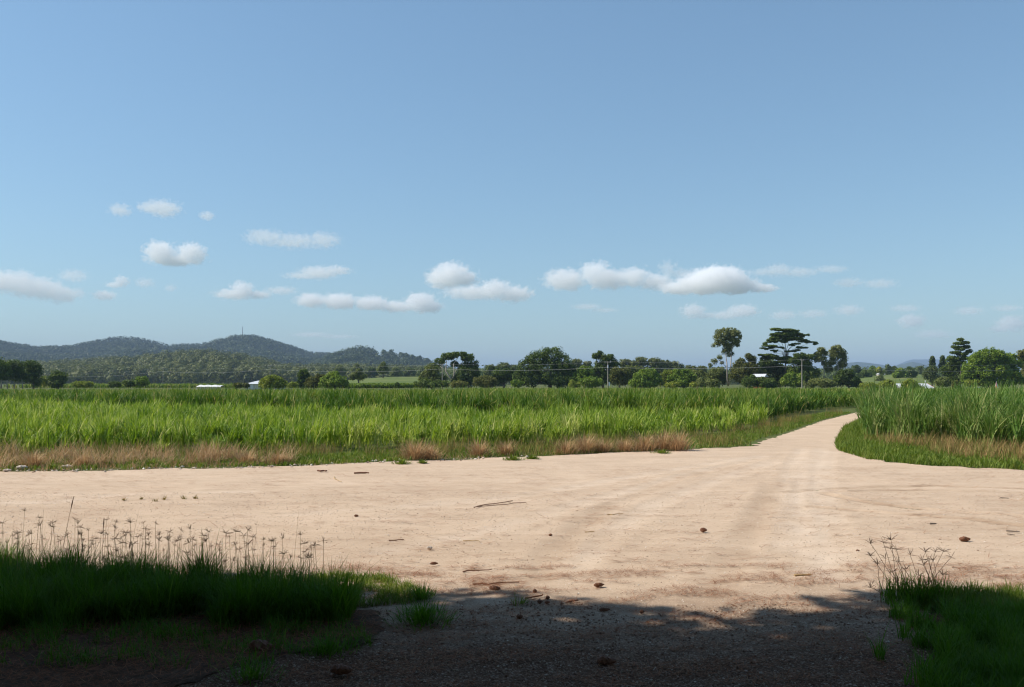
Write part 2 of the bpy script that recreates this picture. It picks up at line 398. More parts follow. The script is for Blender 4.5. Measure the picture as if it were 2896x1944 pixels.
VL = pxpoly([(-500,1628),(0,1642),(400,1660),(850,1690),(1060,1735),(1090,1800),(900,1850),(650,1905),(480,1960),(380,2100),(-900,2100)])
VR = pxpoly([(2640,1745),(2690,1712),(2760,1704),(2896,1704),(3400,1716),(3900,2100),(2660,2100),(2630,1860)])
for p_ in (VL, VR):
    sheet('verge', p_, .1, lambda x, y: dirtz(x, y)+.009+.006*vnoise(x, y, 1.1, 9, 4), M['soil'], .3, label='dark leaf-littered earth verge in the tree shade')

# paddock slopes beyond the first trees
def slope(name, prof, y0, yr, y1, label):
    px = np.array([p[0] for p in prof]); py = np.array([p[1] for p in prof])
    u = np.linspace(px[0], px[-1], 60); v = np.linspace(0, 1, 40); U, Vv = np.meshgrid(u, v)
    Y = np.where(Vv < .7, y0+(yr-y0)*Vv/.7, yr+(y1-yr)*(Vv-.7)/.3)
    zt = H-(np.interp(U, px, py)-HY)/F*yr
    e = np.where(Vv < .7, np.sin(np.clip(Vv/.7, 0, 1)*PI/2)**1.3, np.cos((Vv-.7)/.3*PI/2))
    Z = -.2+(zt+.2)*e+.25*vnoise(U*.3, Y*.3, 40, 4)
    X = (U-CX)/F*Y
    i = np.arange(59)[None, :]+np.arange(39)[:, None]*60
    return obj(name, mesh_np(name, np.stack([X, Y, Z], -1).reshape(-1, 3), np.stack([i, i+1, i+61, i+60], -1).reshape(-1, 4), M['paddock'], smooth=True), kind='structure', label=label)
slope('paddock_hill', [(900,1086),(1000,1074),(1080,1067),(1180,1066),(1250,1072),(1330,1084)], 400, 640, 900, 'gently rising green paddock behind the cane field')
slope('paddock_hill', [(2380,1080),(2450,1064),(2560,1058),(2640,1062),(2740,1076)], 420, 700, 950, 'sunny grazed slope behind the pale roofed shed')

def interp2(prof, u): return np.interp(u, [p[0] for p in prof], [p[1] for p in prof])
HILLS = []
def hill(name, prof, yf, yr, yb, label, rough, m, nu=180, nv=50, toe=None):
    px0, px1 = prof[0][0], prof[-1][0]
    def zf(U, Y):
        zt = np.maximum(H-(interp2(prof, U)-HY)/F*yr, -5)
        s = np.clip((Y-yf)/(yr-yf), 0, 1); b = np.clip((Y-yr)/(yb-yr), 0, 1)
        e = np.where(Y <= yr, s**1.25*(1-.0*s), 1-b*b*.9)
        n_ = vnoise((U-CX)/F*yr, Y, (yr-yf)*.45, int(yr) % 97, 4)
        n1 = np.where(Y <= yr, n_*4*s*(1-s), 0)
        return -2+(zt+2)*np.clip(e+.16*n1, 0, 1.0)+rough*0
    u = np.linspace(px0, px1, nu); v = np.concatenate([np.linspace(yf, yr, nv), np.linspace(yr, yb, 10)[1:]])
    U, Y = np.meshgrid(u, v); X = (U-CX)/F*Y; ny = len(v)
    i = np.arange(nu-1)[None, :]+np.arange(ny-1)[:, None]*nu
    obj(name, mesh_np(name, np.stack([X, Y, zf(U, Y)], -1).reshape(-1, 3), np.stack([i, i+1, i+1+nu, i+nu], -1).reshape(-1, 4), m, smooth=True), kind='structure', label=label)
    return zf
RANGE = [(-420,985),(-300,975),(-180,982),(-80,972),(0,971),(40,977),(110,988),(200,985),(260,973),(310,962),(345,959),(385,962),(440,973),(475,983),(500,981),(560,981),(620,966),(660,956),(690,953),(720,955),(780,971),(830,987),(870,1002),(890,1005),(930,1005),(980,1010),(1060,1030),(1150,1062),(1200,1080)]
KNOLL = [(840,1060),(880,1030),(930,1010),(960,1000),(1000,988),(1025,985),(1050,990),(1075,999),(1110,1004),(1150,1008),(1190,1020),(1230,1030),(1290,1052),(1340,1078)]
FOOT = [(-500,1030),(-200,1028),(0,1030),(120,1034),(300,1020),(400,1014),(470,1004),(520,999),(600,996),(680,1008),(760,1026),(800,1038),(900,1040),(1000,1040),(1150,1044),(1230,1052),(1330,1070)]
RANGE = [(a_, b_+3) for a_, b_ in RANGE]; KNOLL = [(a_, b_+7) for a_, b_ in KNOLL]; FOOT = [(a_, b_+19) for a_, b_ in FOOT]
z_range = hill('mountain_range', RANGE, 1900, 3700, 5200, 'long wooded blue green range behind the left of the fields', 0, M['hill'])
z_knoll = hill('wooded_knoll', KNOLL, 1750, 2500, 3200, 'rounded wooded knoll with scattered trees on its falling crest', 0, M['hill'], 90, 40)
z_foot = hill('foothill', FOOT, 950, 1500, 1850, 'low forested foothill in front of the mountain range', 0, M['hill'], 140, 40)
hill('blue_mountain', [(2280,1060),(2330,1040),(2390,1028),(2425,1024),(2460,1027),(2520,1036),(2600,1048),(2700,1070)], 6500, 9000, 11000, 'faint blue rounded hill on the right horizon', 0, M['hill'], 60, 20)
hill('blue_mountain', [(2480,1050),(2530,1036),(2562,1022),(2580,1017),(2640,1017),(2700,1019),(2760,1030),(2850,1050),(2950,1075)], 11000, 14500, 17000, 'far blue flat-topped mountain on the right horizon', 0, M['hill'], 60, 20)
hill('blue_mountain', [(2500,1050),(2540,1033),(2580,1024),(2605,1028),(2640,1040),(2690,1062)], 6000, 8200, 9500, 'small darker blue hill in front of the flat-topped mountain', 0, M['hill'], 60, 20)

M['t_foot'] = leafmat('foliage_foothill', [(.07,.082,.022), (.10,.118,.032), (.14,.155,.044), (.18,.19,.06)], .2)
M['t_far'] = leafmat('foliage_range', [(.046,.068,.028), (.062,.088,.036), (.082,.11,.046), (.105,.135,.058)], .2)
def wood(name, zf, px0, px1, y0, y1, n, rad, per, leaf, label, m, keep=None, power=1.0):
    U = rng.uniform(px0, px1, n); Y = y0+(y1-y0)*rng.uniform(0, 1, n)**power
    if keep is not None:
        k = keep(U, Y); U, Y = U[k], Y[k]
    n = len(U); Z = zf(U, Y); X = (U-CX)/F*Y
    r = rad*rng.uniform(.6, 1.3, n); i = np.repeat(np.arange(n), per); u = unit(len(i), .45)
    c = np.stack([X, Y, Z+r*1.15], -1)
    p = c[i]+u*r[i][:, None]*rng.uniform(.7, 1.05, (len(i), 1))*np.array([1, 1, 1.1])
    T = np.clip(rng.normal(.42, .26, n), 0, 1)
    V, Fq, t = leafquads(p, u, leaf*rng.uniform(.6, 1.3, len(i)), np.clip(T[i]+rng.normal(0, .06, len(i)), 0, 1), .16)
    return obj(name, mesh_np(name, V, Fq, m, t), kind='stuff', label=label)
wood('mountain_forest', z_range, -380, 1150, 2200, 3750, 17000, 7.5, 16, 5.5, 'unbroken forest covering the mountain range', M['t_far'], lambda U, Y: ~((np.abs(U-820) < 60) & (np.abs(Y-2400) < 130)))
wood('knoll_forest', z_knoll, 850, 1310, 1850, 2560, 2600, 6.5, 22, 4.5, 'dark forest patches covering the rounded knoll', M['t_far'], lambda U, Y: vnoise((U-CX)/F*Y, Y, 160, 77, 3) > -.38)
wood('foothill_forest', z_foot, -480, 1300, 980, 1560, 4600, 7.4, 80, 3.0, 'dense olive forest covering the foothill', M['t_foot'])
wood('distant_forest', lambda U, Y: U*0-1.0, 1180, 2750, 850, 1100, 1700, 7.2, 50, 2.6, 'continuous distant woodland behind the field trees', M['t_forest'])

# ------------------------------------------------------------------ clouds
def cloud(D, dens, lobes, label, nscale=1.0, amp=.75):
    k = D/F; c0 = np.array([np.mean([l[0] for l in lobes]), np.mean([l[1] for l in lobes])])
    ctr = P(c0[0], c0[1], D)
    L = [((l[0]-c0[0])*k, (c0[1]-l[1])*k, l[2]*k*1.16, l[3]*k*1.22) for l in lobes]
    pad = 1.22
    x0 = min(l[0]-l[2]*pad for l in L); x1 = max(l[0]+l[2]*pad for l in L)
    z0 = min(l[1]-l[3]*pad for l in L); z1 = max(l[1]+l[3]*pad for l in L)
    dy = max(min(l[2], 2.2*l[3]) for l in L)*1.1
    m = bpy.data.materials.new('cloud_vapour'); m.use_nodes = True; nt = m.node_tree
    nt.nodes.remove(nt.nodes['Principled BSDF'])
    tc = node(nt, 'ShaderNodeTexCoord'); val = None
    def math_(op, a, b=None, c=None):
        n = node(nt, 'ShaderNodeMath', operation=op)
        for i, v in enumerate((a, b, c)):
            if v is None: continue
            if hasattr(v, 'is_linked'): nt.links.new(v, n.inputs[i])
            else: n.inputs[i].default_value = v
        return n.outputs[0]
    for (lx, lz, rx, rz) in L:
        s1 = node(nt, 'ShaderNodeVectorMath', operation='SUBTRACT'); s1.inputs[1].default_value = (lx, 0, lz)
        nt.links.new(tc.outputs['Object'], s1.inputs[0])
        s2 = node(nt, 'ShaderNodeVectorMath', operation='DIVIDE'); s2.inputs[1].default_value = (rx, min(rx, 2.2*rz), rz)
        nt.links.new(s1.outputs[0], s2.inputs[0])
        ln = node(nt, 'ShaderNodeVectorMath', operation='LENGTH'); nt.links.new(s2.outputs[0], ln.inputs[0])
        v = math_('SUBTRACT', 1.0, ln.outputs['Value'])
        val = v if val is None else math_('SMOOTH_MAX', val, v, .25)
    sc = np.mean([l[3] for l in L])
    mp = node(nt, 'ShaderNodeMapping'); mp.inputs['Location'].default_value = tuple(rng.uniform(-50, 50, 3))
    q = nscale/sc; mp.inputs['Scale'].default_value = (q*.8, q*.8, q)
    nt.links.new(tc.outputs['Object'], mp.inputs[0])
    nz = noise(nt, 2.1, 7, .62, vec=mp.outputs[0])
    d = math_('MULTIPLY_ADD', math_('SUBTRACT', nz, .57), amp*2.9, val)
    d = math_('MULTIPLY', d, 4.6); nt.nodes[-1].use_clamp = True
    d = math_('MULTIPLY', d, dens*115/sc)
    vs = node(nt, 'ShaderNodeVolumePrincipled'); vs.inputs['Color'].default_value = (1, 1, 1, 1)
    vs.inputs['Anisotropy'].default_value = 0.0
    nt.links.new(d, vs.inputs['Density']); nt.links.new(vs.outputs[0], nt.nodes['Material Output'].inputs['Volume'])
    mb = MB(); mb.box((x0, -dy, z0), (x1, dy, z1))
    return mb.build('cloud', m, None, ctr, label=label, cat='cloud', group='small fair-weather clouds low in the sky')
CL = [
 (12000, .005, [(40,800,75,32),(105,815,75,30),(170,832,62,24),(-30,795,70,35)], 'long white cloud cut by the left edge of the picture', 1, .75),
 (11000, .009, [(455,714,46,30),(542,716,40,30),(495,735,85,18)], 'bright two-humped white cloud high above the wooded range', 1, .75),
 (10000, .0035, [(460,590,50,22),(430,588,40,16)], 'pale flat cloud, the larger of the two highest ones', 1, .9),
 (10000, .003, [(340,595,32,18)], 'pale little cloud just left of the highest flat cloud', 1, .9),
 (10000, .003, [(585,611,22,12)], 'tiny pale puff right of the highest flat cloud', 1, .9),
 (11000, .0026, [(750,672,60,22),(830,682,75,22),(915,680,50,22)], 'long thin grey-white cloud veil above the mast hill', 1, .95),
 (12000, .0035, [(900,772,60,18),(860,780,65,10),(950,765,45,14)], 'flat streak of cloud above the two-part cloud band', 1, .9),
 (12000, .0022, [(207,780,40,18)], 'faint puff above the long cloud at the picture edge', 1, .9),
 (12000, .0045, [(345,796,22,16),(325,806,28,9)], 'small white puff between the long cloud and the two-humped cloud', 1, .85),
 (12000, .004, [(295,836,34,14)], 'small low white puff beside the tail of the long cloud', 1, .85),
 (12000, .002, [(410,800,28,14)], 'faint wisp below the two-humped cloud', 1, .95),
 (12000, .002, [(482,815,18,11)], 'faint dot of cloud right of the wisp below the two-humped cloud', 1, .95),
 (12000, .006, [(685,820,34,24),(665,832,62,16),(730,834,40,12)], 'white cloud with one rounded head above the mast hill', 1, .8),
 (12000, .0025, [(795,822,48,12)], 'faint flat tail of cloud right of the round-headed cloud', 1, .95),
 (13000, .0075, [(880,850,46,20),(960,853,55,22),(1050,858,55,20),(1120,868,55,16),(1190,857,48,28),(1215,868,40,16)], 'long low white cloud band with a raised right end', 1, .7),
 (12000, .009, [(1278,778,58,34),(1255,788,55,28),(1310,785,45,24)], 'bright rounded white cloud above the spreading tree', 1, .7),
 (12500, .0065, [(1340,828,90,20),(1400,820,50,28),(1450,832,60,22)], 'white cloud trailing right below the bright rounded cloud', 1, .8),
 (12500, .0075, [(1600,792,62,30),(1685,772,48,32),(1720,790,70,28),(1795,785,48,28),(1850,798,52,22)], 'wide billowing cloud left of the brightest cloud', 1, .75),
 (12700, .0022, [(1890,762,30,24),(1930,775,50,14)], 'grey wisp rising behind the wide billowing cloud', 1, .95),
 (12000, .011, [(2030,790,85,34),(1985,805,80,28),(1915,815,52,18),(2080,808,65,24),(2150,815,50,13)], 'brightest large white cloud above the tall trees', 1, .65),
 (12800, .002, [(2200,765,40,18),(2260,770,55,14),(2160,770,40,12)], 'thin grey cloud veil right of the brightest cloud', 1, .95),
 (13000, .0016, [(2350,762,50,11)], 'thin grey streak far right of the brightest cloud', 1, .95),
 (13000, .0018, [(2400,800,45,14),(2490,803,50,14)], 'pair of thin grey streaks in the right half of the sky', 1, .95),
 (14000, .0035, [(1960,880,38,20),(1990,892,40,10)], 'soft low cloud left above the tall pale-trunked gum', 1, .85),
 (14000, .0038, [(2100,880,48,18),(2050,892,45,12)], 'soft low cloud directly above the tall pale-trunked gum', 1, .85),
 (14000, .0022, [(2215,892,40,14),(2300,888,45,12),(2400,878,42,16)], 'row of faint low puffs above the flat-topped tree', 1, .95),
 (14000, .0042, [(2578,908,38,20)], 'small white puff above the far blue hills', 1, .8),
 (14000, .0034, [(2862,915,42,24),(2830,930,30,12)], 'soft puff at the right picture edge above the mango tree', 1, .85),
 (15000, .0018, [(2640,946,60,13)], 'faint low veil beneath the small white puff', 1, .95),
 (14000, .0017, [(2560,872,45,11),(2740,880,45,13),(2850,872,50,10)], 'thin dark grey streaks above the right-hand trees', 1, .95),
 (15000, .0018, [(880,947,60,8),(950,952,70,6)], 'very thin cloud streak just above the mountain range', 1, .95),
 (14000, .0018, [(1660,868,45,9),(1710,878,40,7)], 'faint low streak under the wide billowing cloud', 1, .95),
]
for c_ in CL: cloud(*c_)

# ------------------------------------------------------------------ haze
def haze():
    m = bpy.data.materials.new('haze_air'); m.use_nodes = True; nt = m.node_tree
    nt.nodes.remove(nt.nodes['Principled BSDF'])
    v = node(nt, 'ShaderNodeVolumePrincipled'); v.inputs['Density'].default_value = 9e-5
    v.inputs['Color'].default_value = (.40, .53, .78, 1); v.inputs['Anisotropy'].default_value = 0
    nt.links.new(v.outputs[0], nt.nodes['Material Output'].inputs['Volume'])
    mb = MB(); mb.box((-26500, -3500, -9), (26500, 34500, 420))
    mb.build('haze', m, kind='stuff', label='thin blue summer haze over the distance')
haze()

# ------------------------------------------------------------------ cane fields and grasses
def cane(name, poly, bands, mat_, hmean, label, kind='stuff', hf=None, rough=.28, shade_tint=None):
    """bands: (y0,y1,stools per m2,leaves per stool,segments,leaf width)"""
    parts = []
    for (y0, y1, dn, lv, sg, lw) in bands:
        pl = np.asarray(poly, float); lo = pl.min(0); hi = pl.max(0)
        a = max(lo[1], y0); b = min(hi[1], y1)
        if b <= a: continue
        n = int((hi[0]-lo[0])*(b-a)*dn); x = rng.uniform(lo[0], hi[0], n); y = rng.uniform(a, b, n)
        k = inside(pl, x, y) & (np.abs(x) < .66*y+6); x, y = x[k], y[k]; n = len(x)
        if n == 0: continue
        hh = (hmean if hf is None else hf(x, y))*np.clip(1+rough*vnoise(x, y, 7, 31, 2)+rough*1.1*vnoise(x, y, 2.2, 32, 2)+rng.normal(0, .1, n), .35, 1.5); tn = np.clip(.42+.2*vnoise(x, y, 16, 33, 2)+.16*vnoise(x, y, 3, 34, 2)+rng.normal(0, .08, n), 0, 1)
        if shade_tint is not None: tn = np.clip(tn+shade_tint(x, y), 0, .86)
        i = np.repeat(np.arange(n), lv); m = len(i)
        z0 = hh[i]*rng.uniform(0, .52, m); L = (hh[i]-z0)*rng.uniform(.85, 1.35, m)
        ox = rng.normal(0, .17, m); oy = rng.normal(0, .17, m)
        t = np.clip(tn[i]+rng.normal(0, .14, m), 0, .86); dead = rng.random(m) < .05; t[dead] = 1
        parts.append(blades(x[i]+ox, y[i]+oy, z0, L, lw*rng.uniform(.7, 1.3, m), np.abs(rng.normal(.14, .16, m)), np.abs(rng.normal(.9, .6, m)), sg, t))
    V, Fq, T = join(parts)
    return obj(name, mesh_np(name, V, Fq, mat_, T), kind=kind, label=label)
FRONT_TALL = [(-150,138),(-58,100),(-11,66),(10,63),(19.3,68)]
SHORT = pxpoly([(-900,1290),(0,1288),(500,1284),(1000,1277),(1450,1264),(1750,1250),(2000,1234)])+[(15.5,57),(19.0,66.5)]+FRONT_TALL[::-1]
cane('young_cane', SHORT, [(30,48,1.7,30,4,.055),(48,64,1.7,22,3,.065),(64,140,1.1,15,2,.09)], M['cane_short'], 1.05, 'short bright green young sugar cane with broad arching leaves', rough=.3)
TALL = FRONT_TALL+[(25,80),(33.5,96),(47,110.5),(99,134.5),(165,152),(150,158),(-5,150),(-60,160),(-170,165)]
cane('tall_cane', TALL, [(55,90,1.7,26,3,.075),(90,125,1.1,18,2,.11),(125,170,.8,14,2,.15)], M['cane_tall'], 1.75, 'taller green sugar cane block with shade-tinted front rows, behind the young cane', hf=lambda x, y: np.interp(y, [60, 75, 165], [1.7, 1.65, 1.1]), shade_tint=lambda x, y: np.interp(y-np.interp(x, [-150,-58,-11,10,19,25,34,47], [138,100,66,63,68,80,96,110]), [0, 9, 30, 60], [-.3, -.22, .02, .12]))  # front-face shade tinted into the leaf colour; farther rows turn yellower
cane('far_cane', [(-170,168),(-60,163),(-5,157),(150,165),(190,172),(220,250),(-240,262)], [(150,200,.6,11,2,.2),(200,265,.42,9,2,.26)], M['cane_tall'], 1.7, 'farthest strip of sugar cane in front of the trees', hf=lambda x, y: np.where(x < -12, .8, 1.15), rough=.06)
cane('distant_cane', [(-230,400),(-40,400),(-40,440),(-230,450)], [(390,460,.25,9,2,.35)], M['cane_tall'], 1.9, 'bright strip of cane beyond the left bushes', rough=.05)
RIGHT = [(31.7,80),(23.0,58),(19.0,47.5),(18.9,42.5),(21.4,37.4),(30,34.5),(70,27),(125,80),(125,127),(60,105),(44,92)]
cane('roadside_cane', RIGHT, [(25,55,2.3,34,4,.052),(55,80,1.6,24,3,.075),(80,130,1.0,17,2,.12)], M['cane_right'], 1.85, 'tall dark green cane block right of the bending track')

def grassfield(name, poly, dens, h, w, mat_, label, seg=3, lean=.25, bend=.7, hvar=.3, tb=.45, mask=None, z=0., kind='stuff', hs=1.2):
    x, y = scatter(poly, dens)
    if mask is not None: k = mask(x, y); x, y = x[k], y[k]
    n = len(x); L = h*np.clip(1+hvar*vnoise(x, y, hs, 41, 3)+rng.normal(0, .22, n), .25, 2.2)
    t = np.clip(tb+.2*vnoise(x, y, hs*1.7, 43, 3)+rng.normal(0, .16, n), 0, 1)
    V, Fq, T = blades(x, y, np.full(n, z), L, w*rng.uniform(.6, 1.4, n), np.abs(rng.normal(lean, lean*.6, n)), np.abs(rng.normal(bend, bend*.5, n)), seg, t)
    return obj(name, mesh_np(name, V, Fq, mat_, T), kind=kind, label=label)
# far-side verges
off = lambda pts, d: [(x, y+d) for x, y in pts]
V1 = off(EDGE, .12)+[(11.1,42.0),(13.1,46.7),(15.9,51.9),(23.7,68.4),(32.7,85.5),(30.5,86),(21,69),(15.5,57)]+pxpoly([(2000,1234),(1750,1250),(1450,1264),(1000,1277),(500,1284),(0,1288)])+[(-60,36)]
grassfield('verge_grass', V1, 95, .17, .03, M['grass'], 'short green grass strip between the dirt and the young cane', 2, .3, .6, .5, mask=lambda x, y: (np.abs(x) < .66*y+5) & (vnoise(x, y, 4, 51, 3) > np.where(x < -9.5, -.5, np.where(x < 8, -.4, -.9))))
grassfield('seeding_grass', V1, 55, .55, .016, M['seedgrass'], 'thin seeding grass along the front of the young cane', 3, .2, .6, .4, mask=lambda x, y: (np.abs(x) < .66*y+5) & (y > 33.4+.12*(x+17)) & (vnoise(x, y, 6, 52, 3) > -.15+.5*np.clip((x-6)/5, 0, 1)))
V2 = [(15.5,42.6),(17.45,47.5),(21.75,58),(30.7,76.5),(31.9,80),(23.2,58),(19.2,47.5),(19.1,42.5),(21.4,37.4),(30,34.5),(60,28)]+off(REDGE[1:][::-1], .12)+[(14.2,38.7)]
grassfield('roadside_grass', V2, 170, .26, .03, M['grass'], 'green grass verge rounding the corner of the right cane block', 3, .3, .6, .4, mask=lambda x, y: np.abs(x) < .66*y+6)
grassfield('rust_grass', V2, 66, .62, .018, M['rust'], 'rust brown seeding grass at the foot of the right cane block', 3, .2, .6, .4, .55, mask=lambda x, y: (x > 17.4+.9*vnoise(x, y, 3, 53, 3)) & (y < 44) & (y > 31.4+.1*(22-x)) & (np.abs(x) < .66*y+6))
grassfield('verge_grass', pxpoly([(800,1318),(960,1314),(1140,1306),(1150,1286),(960,1288),(800,1294)]), 240, .17, .026, M['grass'], 'bright short grass patch in the gap of the dead grass', 3, .4, .7, .5)
# dry grass fringe, left mass
DL = [(x, y+.45) for x, y in EDGE[0:5]]+pxpoly([(835,1309),(835,1298),(600,1296),(300,1292),(0,1291)])+[(-60,33)]
grassfield('dry_grass', DL, 180, .45, .016, M['dry'], 'matted rust brown dead grass along the left edge of the dirt', 3, .45, 1.0, 1.9, .45, mask=lambda x, y: (np.abs(x) < .66*y+5) & (vnoise(x, y, 2.6, 57, 4) > -.08+.5*np.clip((x+11)/4, 0, 1)) & (y > np.interp(x, [q_[0] for q_ in EDGE], [q_[1] for q_ in EDGE])+.75+.7*vnoise(x, y*0, 1.9, 59, 3)), hs=2.4)
grassfield('dry_litter', [(x, y+.1) for x, y in EDGE[0:9]]+[(x, y+1.6) for x, y in EDGE[8::-1]], 85, .2, .02, M['dry'], 'low flattened dead grass fringe at the far edge of the dirt', 2, .9, .6, .4, .35, mask=lambda x, y: (np.abs(x) < .66*y+5) & (vnoise(x, y, 2.0, 58, 4) > -.2))

def tussock(name, px, py, r, h, n, mat_, w, label, cat, group, lean=.3, bend=.8, seg=4, tb=.45):
    g = G(px, py); a = rng.uniform(0, 2*PI, n); q = np.minimum(r*np.abs(rng.normal(0, .5, n)), r*(.9+.15*rng.random(n)))
    V, Fq, T = blades(q*np.cos(a)*1.15, q*np.sin(a), np.zeros(n), h*rng.uniform(.4, 1.2, n)*(1.08-.38*np.minimum(q/r, 1.4)), w*rng.uniform(.6, 1.4, n), np.abs(rng.normal(lean, .2, n))+q/r*.25, np.abs(rng.normal(bend, .4, n)), seg, np.clip(rng.normal(tb, .2, n), 0, 1), az=a+rng.normal(0, .7, n))
    return obj(name, mesh_np(name, V, Fq, mat_, T), None, (g.x, g.y, .02), label, cat, group)
DT = [(92,1322,.55,.62,'rounded dead grass tussock at the far left edge of the dirt'),(230,1318,.6,.65,'dead grass tussock second along the left dirt edge'),
 (700,1312,.5,.5,'low dead grass tussock left of the bare green verge'),(790,1313,.4,.45,'small dead grass tussock bordering the bare green verge'),
 (1170,1300,.55,.85,'tall pale dead grass tussock right of the bare green verge'),(1215,1299,.5,.6,'dead grass tussock leaning on the tall pale one'),
 (1355,1292,.42,.75,'upright dead grass tussock alone before the young cane'),(1432,1288,.35,.65,'narrow dead grass tussock right of the lone upright one'),
 (1600,1284,.5,.7,'dead grass tussock starting the long row by the track'),(1655,1281,.45,.9,'peaked dead grass tussock in the row by the track'),
 (1705,1280,.45,.6,'low dead grass tussock in the dip of the row by the track'),(1765,1278,.5,.7,'middle-sized dead grass tussock in the row by the track'),
 (1820,1276,.55,.85,'broad dead grass tussock next to the last and tallest one'),(1872,1274,.6,1.05,'tallest dead grass tussock in the row by the track'),
 (1918,1275,.55,.98,'last dead grass tussock ending the row by the track')]
for px, py, r, h, lb in DT: tussock('dry_tussock', px, py, r, h, 420, M['dry'], .017, lb, 'dry grass', 'dead grass tussocks along the far edge of the dirt')
GT = [(430,1318,.33,.34,'bright green grass tuft, left of the pair before the dead grass'),(500,1316,.36,.32,'bright green grass tuft, right of the pair before the dead grass'),
 (146,1327,.2,.22,'small green tuft among the pale stones'),(235,1308,.3,.4,'green weed tuft growing out of the left dead grass'),
 (1137,1314,.32,.22,'low green tuft at the foot of the tall pale dead tussock'),(1195,1312,.16,.16,'tiny green tuft beside the tall pale dead tussock'),
 (1452,1303,.38,.24,'olive tuft on the dirt edge by the narrow dead tussock'),(1505,1300,.24,.24,'green tuft right of the olive one on the dirt edge'),
 (1872,1283,.4,.2,'low green tuft below the tallest dead tussock')]
for px, py, r, h, lb in GT: tussock('grass_tuft', px, py, r, h, 260, M['grass'], .022, lb, 'grass tuft', 'green tufts along the far edge of the dirt', .5, .7, 3)
for px, py, r, h in [(440,1421,.06,.13),(465,1416,.06,.15),(520,1414,.06,.14),(553,1413,.06,.14),(400,1415,.05,.09),(350,1418,.06,.1)]:
    tussock('grass_sprout', px, py, r, h, 30, M['seedgrass'], .012, 'tiny yellow-green grass sprout alone on the open dirt', 'grass sprout', 'tiny sprouts on the open dirt')
tussock('grass_tuft', 1195, 1762, .42, .3, 420, M['lush'], .011, 'dark green grass tuft in the dappled shade at the left verge end', 'grass tuft', 'green tufts beside the near shade', .4, .8, 4)
tussock('grass_tuft', 1190, 1700, .14, .3, 120, M['lush'], .01, 'spiky lit grass tuft at the tip of the left verge', 'grass tuft', 'green tufts beside the near shade', .4, .7, 4)
tussock('grass_tuft', 1470, 1714, .16, .18, 50, M['grass'], .01, 'sparse pale sprig on the shade edge in the middle', 'grass tuft', 'green tufts beside the near shade', .4, .7, 4)
tussock('grass_tuft', 930, 1850, .3, .22, 220, M['lush'], .01, 'dim grass tuft in full shade below the left verge', 'grass tuft', 'green tufts beside the near shade', .4, .7, 4)
tussock('grass_tuft', 710, 1925, .3, .22, 200, M['lush'], .01, 'dim grass tuft near the bottom of the shaded leaf litter', 'grass tuft', 'green tufts beside the near shade', .4, .7, 4)

# near verges
GA = pxpoly([(-500,1632),(0,1646),(400,1664),(780,1694),(1010,1722),(985,1770),(700,1780),(300,1790),(0,1790),(-500,1790)])
grassfield('tall_grass', GA, 2600, .47, .011, M['lush'], 'long lush grass on the shaded left verge', 4, .2, .8, .55, .4, hs=.9, mask=lambda x, y: y > 10.75+.75*vnoise(x, y*.3, 1.6, 64, 4))
GB = pxpoly([(840,1640),(960,1628),(1100,1640),(1180,1668),(1230,1690),(1150,1712),(1020,1722),(900,1706)])
grassfield('short_grass', GB, 2300, .13, .010, M['grass'], 'short sunlit grass at the end of the left verge', 3, .4, .7, .4, .45, mask=lambda x, y: vnoise(x, y, .9, 61, 3) > -.35, hs=.7)
grassfield('shade_grass', pxpoly([(-400,1780),(1000,1780),(1060,1830),(700,1900),(300,1905),(-400,1860)]), 800, .2, .009, M['lush'], 'sparse thin grass in the dark left verge', 3, .35, .8, .5, .35, mask=lambda x, y: vnoise(x, y, 1.1, 62, 4) > -.1)
GR = pxpoly([(2455,1800),(2500,1755),(2560,1728),(2640,1735),(2760,1745),(3300,1760),(3800,2100),(2330,2100),(2400,1900)])
grassfield('tall_grass', GR, 2500, .26, .010, M['lush'], 'long lush grass on the shaded right verge', 4, .22, .8, .45, .4, hs=.8, mask=lambda x, y: vnoise(x, y, .8, 63, 3)*.5 < (x-(3.1+.45*(y-6)))*.8+.1)
grassfield('wispy_stalks', pxpoly([(-400,1632),(0,1646),(400,1664),(900,1700),(940,1715),(400,1700),(-400,1680)]), 42, .8, .0055, M['stalk'], 'thin wispy brown stems standing above the left verge', 4, .1, .3, .5, .6, hs=.8)
GR2 = pxpoly([(2560,1725),(2600,1700),(2700,1680),(2900,1690),(3400,1702),(3400,1750),(2640,1740)])
grassfield('short_grass', GR2, 2600, .2, .010, M['grass'], 'bright sunlit grass at the back of the right verge', 3, .3, .7, .4, .42, hs=.7)

# loose gravel, needles and leaf litter
def pebbles(name, poly, dens, r0, r1, label, mask=None, zf=dirtz, tb=.55):
    x, y = scatter(poly, dens)
    if mask is not None: k = mask(x, y); x, y = x[k], y[k]
    n = len(x); r = r0+(r1-r0)*rng.random(n)**3
    b = np.array([(1,0,0),(-1,0,0),(0,1,0),(0,-1,0),(0,0,1),(0,0,-1)], float)
    V = b[None]*rng.uniform(.6, 1.25, (n, 6, 1))*r[:, None, None]*np.array([1.2, 1, .7])
    a = rng.uniform(0, PI, n); ca, sa = np.cos(a)[:, None], np.sin(a)[:, None]
    X = V[..., 0]*ca-V[..., 1]*sa; Y = V[..., 0]*sa+V[..., 1]*ca
    V = np.stack([X+x[:, None], Y+y[:, None], V[..., 2]+(zf(x, y)+r*.25)[:, None]], -1).reshape(-1, 3)
    f = np.array([(0,2,4),(2,1,4),(1,3,4),(3,0,4),(2,0,5),(1,2,5),(3,1,5),(0,3,5)])
    Fq = (f[None]+(np.arange(n)*6)[:, None, None]).reshape(-1, 3)
    return obj(name, mesh_np(name, V, Fq, M['pebble'], np.repeat(np.clip(rng.normal(tb, .25, n), 0, 1), 6)), kind='stuff', label=label)
